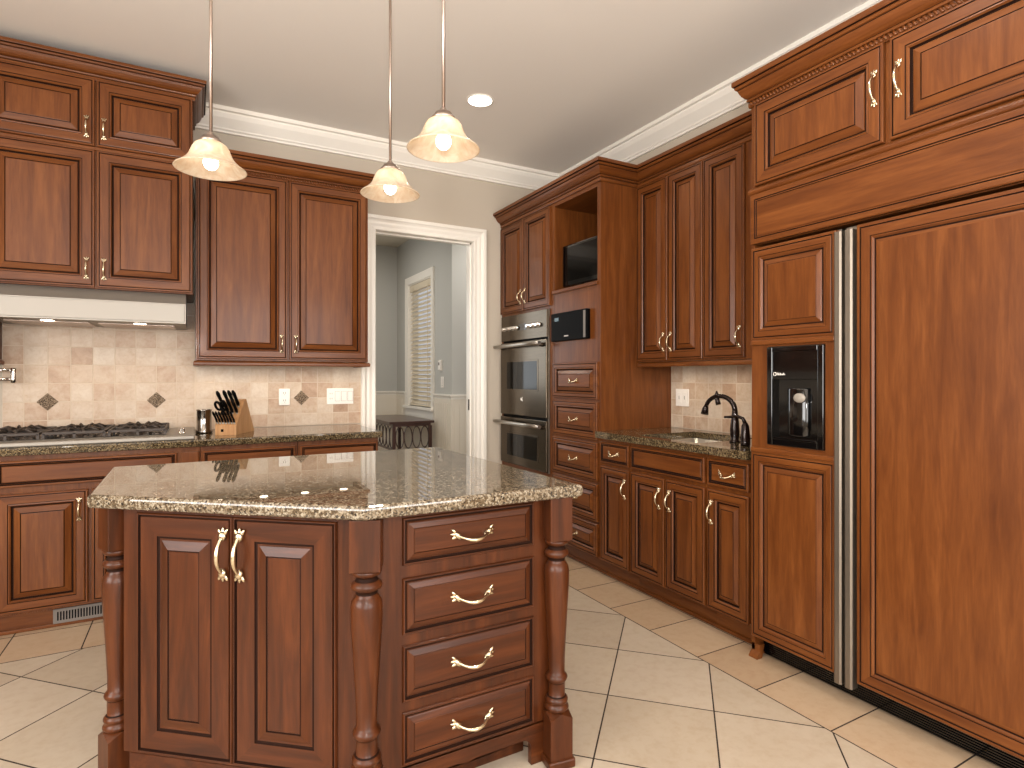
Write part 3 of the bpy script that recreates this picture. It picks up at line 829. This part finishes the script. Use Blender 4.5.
# puck lights under right upper cabinet (back)
def puck(x, y, z, label, group, power=1.1, rz=0):
    t = thing('puck_light', label, 'light', (x, y, z), 0, group)
    m = MB(); m.lathe([(.034, 0), (.034, -.010), (.028, -.014)], NICKEL, (0, 0, 0), 20); m.build('housing', t)
    m = MB(); m.lathe([(.025, -.0142), (.025, -.0155)], PUCK, (0, 0, 0), 20); m.build('lens', t)
    spot('puck_lamp', (x, y, z-.02), power, (1, .85, .66), 150, .5, .02)
for x, wd_ in ((.13, 'nearest the hood'), (.40, 'second from the hood'), (.66, 'third from the hood'), (.92, 'nearest the doorway')): puck(x, 4.13, 1.374, 'small round puck light under the back wall cabinet, '+wd_, 'puck lights under the back cabinet')
for x in (-.7, -.27): spot('hood_lamp_light', (x, 3.92, 1.56), 1.6, (1, .85, .66), 150, .5, .03)

# ================================================================== RIGHT RUN (local x -> world -y)
R = -PI/2
def rthing(name, label, cat, X, y, z=0, group=None): return thing(name, label, cat, (X, y, z), R, group)
XB = 2.27     # carcass plane
D_R = XR-.001-XB
# base cabinets; y edges: 2.95 / 2.65 / 2.07 / 1.80
b1 = rthing('base_cabinet', 'narrow cherry base cabinet next to the tall drawer tower', 'cabinet', XB, 2.948)
carcass(b1, 0, .297, .105, .886, D_R); toekick(b1, 0, .297, D_R)
drawer(b1, .018, .288, .735, .866, hl=.085); door(b1, .018, .288, .12, .712, .258, .60, .05, .022)
b2 = rthing('sink_base_cabinet', 'cherry sink base cabinet with two doors and a false front', 'cabinet', XB, 2.650)
m = MB(); m.box(0, .581, 0, D_R, .105, .735, WV, .001); m.box(0, .581, 0, .012, .735, .886, WH); m.box(0, .006, .012, D_R, .735, .886, WV); m.box(.575, .581, .012, D_R, .735, .886, WV); m.build('carcass', b2); toekick(b2, 0, .581, D_R)
drawer(b2, .010, .571, .735, .866, False, name='false_front')
door(b2, .010, .284, .12, .712, .252, .60, .05, .022); door(b2, .297, .571, .12, .712, .329, .60, .05, .022)
b3 = rthing('base_cabinet', 'narrow cherry base cabinet beside the panelled refrigerator', 'cabinet', XB, 2.068)
carcass(b3, 0, .268, .105, .886, D_R); toekick(b3, 0, .268, D_R)
drawer(b3, .009, .254, .735, .866, hl=.085); door(b3, .009, .254, .12, .712, .036, .60, .05, .022)
# countertop with sink cut-out
sx0, sx1, sy0, sy1 = 2.300, 2.76, 2.155, 2.630
m = MB()
X0, X1, Y0, Y1, z0, z1 = 2.225, XR-.001, 1.803, 2.947, .889, .929
m.box(X0, X1, Y0, sy0, z0, z1, GD, 0); m.box(X0, X1, sy1, Y1, z0, z1, GD, 0); m.box(X0, sx0, sy0, sy1, z0, z1, GD, 0); m.box(sx1, X1, sy0, sy1, z0, z1, GD, 0)
ct = m.build('granite_countertop'); tag(ct, 'dark speckled granite worktop around the small sink on the right', 'countertop')
SINK = plain('sink_steel', srgb(214, 208, 198), .3, .9)
m = MB(); rim = .004; zt = .888; zb = .74
def rr(x0, x1, y0, y1, r, n=5):
    P = []
    for cx, cy, a0 in ((x1-r, y0+r, -PI/2), (x1-r, y1-r, 0), (x0+r, y1-r, PI/2), (x0+r, y0+r, PI)):
        for k_ in range(n+1): a = a0+PI/2*k_/n; P.append((cx+r*math.cos(a), cy+r*math.sin(a)))
    return P
P0 = rr(sx0-.01, sx1+.01, sy0-.01, sy1+.01, .03); P1 = rr(sx0+.002, sx1-.002, sy0+.002, sy1-.002, .04); P2 = rr(sx0+.02, sx1-.02, sy0+.02, sy1-.02, .05)
n0 = len(P0); m.v += [(x, y, zt) for x, y in P0]+[(x, y, zt) for x, y in P1]+[(x, y, zb) for x, y in P2]
for a_ in range(2):
    for i in range(n0):
        j_ = (i+1) % n0; m.face([a_*n0+i, a_*n0+j_, (a_+1)*n0+j_, (a_+1)*n0+i], SINK, a_ == 1)
m.face([2*n0+i for i in range(n0)], SINK)
sk = m.build('undermount_sink', fix=True); tag(sk, 'small stainless bar sink set in the right worktop', 'sink')
m = MB(); m.lathe([(.03, .7405), (.03, .743), (.018, .7435)], CHROME, (2.48, 2.38, 0), 20); m.build('drain', sk)
# faucet
f = thing('bar_faucet', 'dark bronze arched bar faucet behind the sink', 'faucet', (2.50, 2.098, .9295))
m = MB(); m.lathe([(.028, 0), (.028, .006), (.021, .012), (.023, .03), (.025, .06), (.021, .11), (.016, .15), (.014, .17)], BRONZE, (0, 0, 0), 20); m.build('body', f)
m = MB(); pts = []; n = 16
for i in range(n+1):
    a = PI*.92*i/n
    pts.append((-.02*(1-math.cos(a))/2*1.5, .085*(1-math.cos(a)), .165+.075*math.sin(a)))
m.tube(pts, [.014-.003*(i/n) for i in range(n+1)], BRONZE, 12)
e = Vector(pts[-1]); m.tube([e, e+Vector((0, .006, -.015)), e+Vector((0, .012, -.045))], [.012, .017, .021], BRONZE, 14)
m.build('spout', f)
m = MB(); q = Vector(pts[10]); m.tube([q+Vector((0, 0, 0)), q+Vector((0, 0, .03))], [.016, .003], BRONZE, 10); m.tube([q+Vector((0,0,-.005)), q+Vector((-.0, -.012, -.045))], [.012, .014], BRONZE, 10); m.build('finial', f)
s_ = thing('faucet_handle', 'separate dark bronze curved lever handle right of the faucet', 'faucet handle', (2.405, 1.955, .9295))
m = MB(); m.lathe([(.022, 0), (.024, .01), (.023, .05), (.018, .10), (.010, .115)], BRONZE, (0, 0, 0), 18); m.build('base', s_)
m = MB(); m.tube([(0, 0, .11), (0, .015, .135), (-.004, .045, .145), (-.008, .09, .138), (-.01, .12, .136)], [.010, .009, .008, .007, .006], BRONZE, 10); m.build('lever', s_)
bs2 = backsplash('backsplash', 'beige travertine tile backsplash behind the small sink', [(1.80, 2.948, .93, 1.37)], 2.948, 1.126, .1093, lambda a, z, h: (XR-h, a, z), None)
wallplate('electrical_outlet', 'white outlet plate on the tiles behind the small sink', 'outlet', (XR-.006, 2.838, 1.135), R, 'outlet2')

# upper right
XU = 2.58
t = rthing('wall_cabinet', 'two door cherry wall cabinet next to the tall tower', 'cabinet', XU, 2.948, 1.37)
carcass(t, 0, .569, 0, 1.19, XR-.001-XU)
door(t, .004, .283, .010, 1.15, .255, .12, .052, .026); door(t, .289, .566, .010, 1.15, .317, .12, .052, .026)
m = MB(); m.sweep([(.84, .0), (0, 0)], [(-.02, -.032), (.010, -.032), (.013, -.026), (.013, -.014), (.006, -.004), (-.02, -.001)], XYW, WH)
m.v = [(min(v[0], .569), v[1], v[2]) for v in m.v]; m.build('light_rail', t)
t = rthing('wall_cabinet', 'single door cherry wall cabinet beside the refrigerator enclosure', 'cabinet', XU, 2.378, 1.37)
carcass(t, 0, .575, 0, 1.19, XR-.001-XU); door(t, .004, .286, .010, 1.15, .258, .12, .052, .026)
m = MB(); m.sweep([(.575, .0), (0, 0)], [(-.02, -.032), (.010, -.032), (.013, -.026), (.013, -.014), (.006, -.004), (-.02, -.001)], XYW, WH); m.build('light_rail', t)
for y, wd_ in ((2.74, 'nearest the tower'), (2.4, 'middle one'), (2.05, 'nearest the refrigerator')): puck(2.70, y, 1.369, 'small round puck light under the right wall cabinets, '+wd_, 'puck lights under the right cabinets', 1.2)

# tower: oven cabinet
t = rthing('oven_cabinet', 'tall cherry oven cabinet against the back wall', 'cabinet', XB, YB-.002)
W1 = YB-.002-3.522
m = MB()
m.box(0, .03, 0, D_R, .105, 2.56, WV, .001); m.box(W1-.03, W1, 0, D_R, .105, 2.56, WV, .001); m.box(.03, W1-.03, .03, D_R, .105, .56, WH); m.box(.03, W1-.03, .0, .03, .50, .565, WH)
m.box(.03, W1-.03, 0, D_R, 1.775, 2.56, WV); m.box(.03, W1-.03, .55, D_R, .565, 1.775, WV); m.build('carcass', t)
toekick(t, 0, W1, D_R)
door(t, .008, .384, 1.795, 2.515, .352, 1.905, .052, .024); door(t, .392, .768, 1.795, 2.515, .424, 1.905, .052, .024)
drawer(t, .02, .756, .12, .49, prof=doorprof(.05, .02))
# double oven
ov = rthing('double_oven', 'stainless double wall oven with two windows and bar handles', 'oven', XB-.001, YB-.035, .566)
WO = .71; 
m = MB(); m.box(0, WO, .0, .54, 0, 1.205, BLACKM); m.build('oven_body', ov)
m = MB(); m.box(0, WO, -.022, -.0005, 1.0, 1.205, OVSTEEL, .003); cpn = m.build('control_panel', ov)
m = MB(); m.box(.30, .41, -.0245, -.0222, 1.075, 1.125, BLACK, .001); m.build('display', cpn)
for x in (.07, .14, .21, .26, .46, .53, .60):
    m = MB(); m.lathe([(.021, 0), (.021, .005), (.016, .008), (.014, .028), (.010, .030)], CHROME, (x, -.022, 1.098), 18, Matrix.Rotation(PI/2, 4, 'X')); m.build('knob', cpn)
def ovendoor(z0, z1, wz0, wz1, hz):
    m = MB(); m.box(0, WO, -.028, -.0005, z0, z1, OVSTEEL, .004); d = m.build('oven_door', ov)
    m = MB(); m.box(.10, .60, -.0305, -.0285, wz0, wz1, OVSTEEL, .001); m.box(.115, .585, -.0315, -.0300, wz0+.012, wz1-.012, OVGLASS, .0005); m.build('window', d)
    m = MB(); m.tube([(.0, -.085, hz), (.2, -.09, hz), (.5, -.09, hz), (WO, -.085, hz)], .0145, STEEL, 14)
    for x in (.05, WO-.05): m.tube([(x, -.028, hz-.01), (x, -.085, hz)], [.016, .011], CHROME, 12)
    m.build('handle', d); return d
d1 = ovendoor(.405, .985, .60, .84, .955); d2 = ovendoor(.01, .385, .065, .265, .345)
m = MB(); m.box(.335, .352, -.0295, -.028, .525, .545, CHROME, .0005); m.box(.357, .366, -.0295, -.028, .520, .550, CHROME, .0005); m.build('badge', d1)
# side steel trim strip
m = MB(); m.box(WO+.001, WO+.013, -.012, -.0005, 0, 1.205, STEELV, .001); m.build('side_trim', ov)
# drawer / niche cabinet
t = rthing('tall_cabinet', 'tall cherry drawer tower with open niche beside the oven', 'cabinet', XB, 3.520)
W2 = 3.520-2.949
m = MB(); st = .032
m.box(0, .018, 0, D_R, .105, 2.56, WV, .001); m.box(W2-.018, W2, 0, D_R, .105, 2.56, WV, .001)
m.box(.018, st, -.001, .02, .105, 2.56, WV); m.box(W2-st, W2-.018, -.001, .02, .105, 2.56, WV)
m.box(.018, W2-.018, .02, D_R, .105, 1.885, WV); m.box(st, W2-st, 0, .02, 1.38, 1.885, WV); m.box(st, W2-st, 0, .02, .105, 1.38, WH)
m.box(.018, W2-.018, D_R-.02, D_R, 1.885, 2.56, WV); m.box(.018, W2-.018, .0, D_R-.02, 2.50, 2.56, WH); m.box(st-.01, W2-st+.01, -.018, .02, 1.868, 1.892, WH, .004)
m.build('carcass', t); toekick(t, 0, W2, D_R)
dp = doorprof(.040, .024, True)
for z0, z1 in ((1.128, 1.372), (.868, 1.112), (.602, .850), (.345, .585), (.120, .328)): drawer(t, .030, W2-.016, z0, z1, prof=dp, hl=.09)
# niche television, intercom
tv = rthing('small_television', 'small black flat television standing in the cabinet niche', 'television', XB+.06, 3.475, 1.892)
m = MB(); m.box(0, .42, 0, .035, .03, .325, BLACK, .008); m.build('housing', tv)
m = MB(); m.box(.02, .40, -.002, .0, .065, .305, OVGLASS, .0005); m.build('screen', tv)
m = MB(); m.box(.08, .28, -.03, .07, 0, .012, BLACK, .004); m.box(.15, .21, .01, .03, .012, .06, BLACK); m.build('stand', tv)
tv.rotation_euler = (0, 0, R+.04)
ic = rthing('wall_intercom', 'flat black control panel mounted under the cabinet niche', 'panel', XB, 3.486, 1.525)
m = MB(); m.box(0, .43, -.032, -.0005, 0, .198, BLACKM, .005); m.build('housing', ic)
m = MB(); m.box(.395, .418, -.0345, -.032, .01, .188, SLOT, .001); m.build('side_grip', ic)
m = MB(); m.box(.05, .10, -.0335, -.032, .140, .165, plain('dim_display', srgb(60, 84, 92), .2)); m.build('display', ic)
m = MB(); m.box(.17, .22, -.0335, -.032, .028, .036, NICKEL); m.build('label_strip', ic)

# crown along tower and right uppers
crown([(XU, 1.80), (XU, 2.948), (XB, 2.948), (XB, YB-.003)], 2.525, .115, .085, 'cherry crown molding running over the tower and right wall cabinets', rope=False)

# refrigerator enclosure + cabinet above
XE = 2.235; YE = 1.782; YR0 = .50
DE = XR-.001-XE
t = rthing('refrigerator_cabinet', 'cherry cabinet enclosure with two doors above the refrigerator', 'cabinet', XE, YE)
WE = YE-YR0
m = MB(); m.box(0, .018, -.0, DE, 0, 2.56, WV, .001); m.box(WE-.018, WE, 0, DE, 0, 2.56, WV, .001)
m.box(.018, WE-.018, 0, DE, 2.10, 2.56, WV); m.box(.018, WE-.018, .0, .05, 1.87, 2.10, WH); m.build('carcass', t)
door(t, .028, .585, 2.135, 2.505, .555, 2.345, .060, .03, hl=.12); door(t, .607, 1.20, 2.135, 2.505, .640, 2.345, .060, .03, hl=.12)
m = MB(); m.prism([(0, 0), (-.018, .002), (-.026, .008), (-.028, .016), (-.024, .025), (-.010, .036), (0, .040)][::-1], 0, WE, WH, mapf=lambda a, b, c_: (c_, a, 2.094+b)); m.build('rail_molding', t)
m = MB(); panel(m, .010, WE, 1.872, 2.095, [(0, .002, 'w'), (.004, 0, 'w'), (.022, 0, 'w'), (.024, .003, 'g'), (.027, .0005, 'g'), (.031, 0, 'w'), (.033, .003, 'g'), (.036, .001, 'w')], .024, 0, WH, WH, WH); m.build('valance_panel', t)
m = MB()
lp = [(0, .06), (.0, .03), (-.012, .018), (-.02, .006), (-.02, 0), (.012, 0), (.018, .012), (.022, .03), (.03, .06)]
m.prism([(a, b) for a, b in lp][::-1], 0, .045, WV, mapf=lambda a, b, c_: (.0+c_, a-.0, b)); m.build('foot', t)
cr = crown([(XE, .42), (XE, YE), (XR, YE)], 2.505, .125, .062, 'cherry crown molding with rope detail above the refrigerator', rope=True)

# refrigerator
rf = rthing('refrigerator', 'built-in side by side refrigerator with cherry door panels', 'refrigerator', XE-.002, YE-.014)
m = MB(); m.box(0, 1.25, .04, .60, .10, 1.862, BLACKM); m.box(.0, 1.25, .06, .60, .01, .10, BLACKM); m.build('appliance_body', rf)
T = .028
FPR = [(0, .003, 'w'), (.004, 0, 'w'), (.012, 0, 'w'), (.014, .003, 'g'), (.017, .001, 'g'), (.021, 0, 'w'), (.040, 0, 'w'), (.042, .002, 'g'), (.048, .003, 'w'), (.056, .010, 'w'), (.062, .011, 'g'), (.067, .008, 'w'), (.082, .004, 'w'), (.084, .004, 'g'), (.087, .0035, 'w')]
def fpanel(par, x0, x1, z0, z1, name, prof=FPR):
    m = MB(); panel(m, x0, x1, z0, z1, prof, T, 0, WV, WH); return m.build(name, par)
m = MB(); m.box(0, .405, 0, .04, .10, 1.855, STEELV, .001); fz = m.build('freezer_door', rf)
fpanel(fz, .005, .398, 1.435, 1.850, 'upper_panel'); 
m = MB(); 
# middle panel around the dispenser
dx0, dx1, dz0, dz1 = .088, .352, .975, 1.405
for (a, b, c_, d_) in ((.005, dx0, .955, 1.415), (dx1, .398, .955, 1.415)): m.box(a, b, -T+.008, -.0005, c_, d_, WV)
m.box(dx0, dx1, -T+.008, -.0005, .955, dz0, WH); m.box(dx0, dx1, -T+.008, -.0005, dz1, 1.415, WH); m.box(.005, .398, -T-.004, 0, 1.413, 1.437, WH, .005); m.box(.005, .398, -T-.004, 0, .935, .958, WH, .005)
m.build('middle_panel', fz)
fpanel(fz, .005, .398, .105, .937, 'lower_panel')
dsp = MB(); a, b, c_, d_ = dx0+.002, dx1-.002, dz0+.002, dz1-.002
# frame and recess
yF = -T-.002
for q in ((a, a+.026, c_, d_), (b-.026, b, c_, d_), (a+.026, b-.026, d_-.022, d_), (a+.026, b-.026, c_, c_+.032)): dsp.box(q[0], q[1], yF, .0, q[2], q[3], BLACK, .003)
dsp.box(a+.026, b-.026, -.0045, -.0005, c_+.03, d_-.02, BLACK)
dsp.box(a+.026, b-.026, -T+.004, -.004, 1.262, d_-.02, BLACK, .002)
dp_ = dsp.build('water_dispenser', fz); 
m = MB(); m.lathe([(.044, 0), (.048, .01), (.048, .20), (.044, .205)], BLACK, (.228, 0, 1.02), 24); m.v = [(a_, b_*.35-.012, c__) for a_, b_, c__ in m.v]; m.build('dispenser_column', dp_)
LG = plain('paddle_grey', srgb(150, 142, 132), .35)
m = MB(); m.ball((.247, -.032, 1.185), .028, LG, (1, .28, .72)); m.build('paddle', dp_)
m = MB(); m.box(a+.03, b-.03, -T-.004, -.006, c_+.026, c_+.036, BLACK, .002); m.build('drip_tray', dp_)
m = MB(); 
m.tube([(.128+.007*math.cos(q_*PI/6), yF+.003, 1.285+.007*math.sin(q_*PI/6)) for q_ in range(12)], .0016, PLATE, 6, True)
for i_, (wd, hh) in enumerate(((.004, .011), (.003, .007), (.004, .010), (.003, .006), (.004, .006), (.003, .010), (.003, .006))): m.box(.139+i_*.0055, .139+i_*.0055+wd, -T+.003, -T+.004, 1.280, 1.280+hh, PLATE)
m.build('logo', dp_)
m = MB(); m.box(.425, 1.25, 0, .04, .10, 1.855, STEELV, .001); fd = m.build('refrigerator_door', rf)
BIG = [(0, .003, 'w'), (.004, 0, 'w'), (.012, 0, 'w'), (.014, .003, 'g'), (.017, .001, 'g'), (.021, 0, 'w'), (.050, 0, 'w'), (.052, .003, 'g'), (.056, .002, 'w'), (.062, .009, 'w'), (.068, .009, 'g'), (.073, .007, 'w'), (.080, .006, 'w')]
fpanel(fd, .480, 1.248, .105, 1.850, 'door_panel', BIG)
for x0, par in ((.398, fz), (.440, fd)):
    m = MB()
    pts = [(x0, 0), (x0, -.036), (x0+.006, -.042), (x0+.024, -.042), (x0+.030, -.036), (x0+.030, 0)]
    m.prism([(p_[0], p_[1]) for p_ in pts][::-1], .078, 1.838, STEELV); m.build('full_length_handle', par)
m = MB()
for i_ in range(10): m.box(.02, 1.24, .045, .058, .012+i_*.009, .016+i_*.009, BLACK)
m.build('toe_grille', rf)

# ================================================================== ISLAND
isl = thing('kitchen_island', 'five sided cherry kitchen island with turned corner posts', 'island', (0, 0, 0))
n_ = Vector((-.633, -.774)); tdir = Vector((.774, -.633))
p0 = Vector((.436, 1.601))
sE = (-.19-p0.x)/(-tdir.x); E_ = (p0-tdir*sE)
YD = 1.622
sA = (p0.y-YD)/.633; A_ = p0-tdir*(-0) ; tA = (YD-p0.y)/(-.633); A_ = p0+tdir*tA
body = [tuple(A_), (1.035, YD), (1.035, 2.66), (-.19, 2.66), tuple(E_)]
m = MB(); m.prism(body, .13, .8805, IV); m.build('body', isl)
ins = [(.47, 1.70), (.98, 1.70), (.98, 2.60), (-.15, 2.60), (-.15, 2.21)]
m = MB(); m.prism(ins, 0, .13, IV); m.build('toe_base', isl)
# apron under drawers with arch
def apron(w, hgt, arch_h, leg):
    P = [(0, 0), (leg, 0)]
    for i in range(7):
        a = PI-PI/2*i/6; P.append((leg+.035+.035*math.cos(a), arch_h-.03+.03*math.sin(a)))
    P += [(w/2-.03, arch_h), (w/2, arch_h-.006), (w/2+.03, arch_h)]
    for i in range(7):
        a = PI/2-PI/2*i/6; P.append((w-leg-.035+.035*math.cos(a), arch_h-.03+.03*math.sin(a)))
    P += [(w-leg, 0), (w, 0), (w, hgt), (0, hgt)]
    return P
m = MB(); m.prism(apron(.56, .135, .088, .05), -.02, 0, IH, mapf=lambda a, b, c_: (.455+a, YD-c_-.0, b)); m.build('apron', isl)
Md = Matrix.Translation((p0.x, p0.y, 0)) @ Matrix.Rotation(-math.atan2(.633, .774), 4, 'Z')
ia = bpy.data.objects.new('diagonal_front', None)
Ld = sE
m = MB(); 
m.prism(apron(Ld-.04, .128, .085, .05), -.02, 0, IH, mapf=lambda a, b, c_: tuple(Md @ Vector((-Ld+.02+a, -c_, b)))); m.build('apron', isl)
# drawers in the right front
bead = [(0, .0, 'w'), (.003, -.004, 'w'), (.007, -.004, 'w'), (.009, .002, 'g'), (.0135, .002, 'g'), (.015, -.0005, 'w'), (.018, -.002, 'w'), (.033, -.006, 'w'), (.0345, -.0045, 'g'), (.0365, -.0060, 'w')]
for z0, z1 in ((.722, .862), (.520, .686), (.325, .489), (.142, .294)):
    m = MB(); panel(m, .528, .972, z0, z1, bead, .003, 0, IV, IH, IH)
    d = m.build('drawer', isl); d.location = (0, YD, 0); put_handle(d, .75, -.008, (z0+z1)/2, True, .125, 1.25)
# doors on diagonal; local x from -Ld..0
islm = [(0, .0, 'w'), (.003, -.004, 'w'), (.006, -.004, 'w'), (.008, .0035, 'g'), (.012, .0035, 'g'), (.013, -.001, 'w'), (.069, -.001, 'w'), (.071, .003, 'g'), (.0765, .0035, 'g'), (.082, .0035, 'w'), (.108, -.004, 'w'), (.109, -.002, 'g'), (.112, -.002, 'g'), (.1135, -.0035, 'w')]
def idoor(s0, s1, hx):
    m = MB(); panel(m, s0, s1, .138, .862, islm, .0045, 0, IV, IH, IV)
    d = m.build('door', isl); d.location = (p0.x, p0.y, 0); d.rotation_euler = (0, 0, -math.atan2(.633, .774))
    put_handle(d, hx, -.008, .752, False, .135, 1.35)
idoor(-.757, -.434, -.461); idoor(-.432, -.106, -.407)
# posts
def post(x, y, rz, nm='post', k=1.0):
    m = MB(); s = .039
    m.box(-s, s, -s, s, .738, .8805, IV, .0015)
    pr = [(.022, .738), (.035, .738), (.0385, .731), (.035, .723), (.027, .719), (.0255, .712), (.030, .706), (.0385, .699), (.040, .692), (.038, .685), (.029, .680), (.0265, .669), (.0325, .660), (.038, .651), (.0405, .636), (.0405, .605), (.0385, .56), (.0345, .49), (.030, .41), (.027, .345), (.0262, .300),
          (.029, .296), (.034, .290), (.036, .284), (.034, .277), (.029, .271), (.0275, .268), (.0275, .226), (.031, .222), (.036, .217), (.0375, .211), (.036, .205), (.032, .201), (.035, .197), (.0395, .190), (.0395, .184), (.035, .179), (.030, .176), (.02, .170)]
    f0 = len(m.f); m.lathe(pr, IV, (0, 0, 0), 28, cap=False); gi = m.mi(GL)
    for q_ in range(len(pr)-1):
        if max(pr[q_][0], pr[q_+1][0]) < .0312 and (pr[q_][1] > .66 or pr[q_][1] < .30) and abs(pr[q_][1]-pr[q_+1][1]) < .012:
            for w_ in range(28): m.m[f0+q_*28+w_] = gi
    # chamfered lower block
    n = len(m.v); c = .028
    oct_ = [(-s, -s), (s, -s), (s, s), (-s, s)]
    m.v += [(x_, y_, .03) for x_, y_ in oct_]; m.v += [(x_, y_, .158) for x_, y_ in oct_]
    mids = []
    m.v += [(0, -s, .176), (s, 0, .176), (0, s, .176), (-s, 0, .176)]
    for k_ in range(4):
        k2 = (k_+1) % 4
        m.face([n+k_, n+k2, n+4+k2, n+8+k_, n+4+k_], IV)
        m.face([n+4+k2, n+8+k2, n+8+k_], IV)
    m.face([n+8, n+9, n+10, n+11], IV)
    m.box(-s-.008, s+.008, -s-.008, s+.008, 0, .030, IV, .005)
    # foot bevel
    m.v = [(a*k, b*k, c_) for a, b, c_ in m.v]
    o = m.build(nm, isl); o.location = (x, y, 0); o.rotation_euler = (0, 0, rz); return o
post(1.048, 1.597, math.radians(-8))
post(.420, 1.603, math.radians(-22), k=1.08)
post(-.212, 2.172, math.radians(-64.8))
post(1.035, 2.64, 0); post(-.215, 2.64, 0)
m = MB()
m.prism([(.398, 1.553), (1.108, 1.535), (1.075, 2.73), (-.284, 2.73), (-.28, 2.105)], .881, .921, GR, .012, 4)
tag(m.build('island_countertop'), 'polished brown speckled granite slab on top of the island', 'countertop')

# ================================================================== CEILING LIGHTS
def pendant(x, y, zb, label):
    t = thing('pendant_lamp', label, 'lamp', (x, y, zb), 0, 'pendant lamps over the island')
    R_ = .116
    m = MB(); out = [(.030, .096), (.042, .094), (.053, .086), (.060, .075), (.065, .062), (.071, .047), (.080, .033), (.092, .021), (.105, .010), (R_, .003), (R_+.002, 0)]
    inn = [(o_-.0035, z_-.001) for o_, z_ in out[::-1]]
    m.lathe(out+inn, SHADE, (0, 0, 0), 40, cap=False); m.build('glass_shade', t)
    m = MB(); m.lathe([(.020, .088), (.037, .0935), (.040, .098), (.037, .104), (.029, .108), (.028, .116), (.018, .120), (.011, .129), (.006, .135)], NICKEL, (0, 0, 0), 28); m.build('fitter', t)
    m = MB(); m.lathe([(.0055, .132), (.0055, HC-zb-.02)], NICKEL, (0, 0, 0), 12); m.build('rod', t)
    m = MB(); m.lathe([(.06, HC-zb-.001), (.06, HC-zb-.01), (.045, HC-zb-.022), (.008, HC-zb-.03)], NICKEL, (0, 0, 0), 28); m.build('canopy', t)
    m = MB(); m.ball((0, 0, .026), .025, BULB, (1, 1, 1.1), None, 20); m.lathe([(.014, .05), (.013, .095)], BULB, (0, 0, 0), 16); m.build('bulb', t)
    spot('pendant_bulb_light', (x, y, zb-.02), 5, (1, .88, .72), 160, .5, .03)
pendant(.050, 2.310, 2.008, 'leftmost alabaster glass pendant lamp hanging over the island')
pendant(.690, 2.270, 2.008, 'alabaster glass pendant lamp hanging lowest in view, in front of the doorway casing')
pendant(.705, 1.740, 2.008, 'largest looking pendant lamp on the right, hanging nearest the recessed light')
def downlight(x, y, label, power=24):
    t = thing('recessed_light', label, 'light', (x, y, HC), 0)
    m = MB(); m.lathe([(.088, -.0005), (.088, -.004), (.078, -.006), (.075, -.003), (.075, -.0005)], WHITE, (0, 0, 0), 32, cap=False); m.build('trim_ring', t)
    m = MB(); m.lathe([(.075, -.001), (.075, -.003)], LENS, (0, 0, 0), 32); m.build('lens', t)
    spot('recessed_lamp', (x, y, HC-.02), power, (1, .90, .77), 150, .8, .06)
downlight(1.60, 3.33, 'round recessed ceiling light near the back corner')
downlight(1.60, 1.15, 'added round recessed ceiling light out of view above the refrigerator', 26)  # this and the following downlights are unseen, added to light the kitchen
downlight(.15, .2, 'added round recessed ceiling light out of view above the camera', 26)
downlight(-1.35, 1.6, 'added round recessed ceiling light out of view on the left', 26)
downlight(1.60, -1.1, 'added round recessed ceiling light behind the camera on the right', 30)
downlight(-1.35, -1.1, 'added round recessed ceiling light behind the camera on the left', 30)
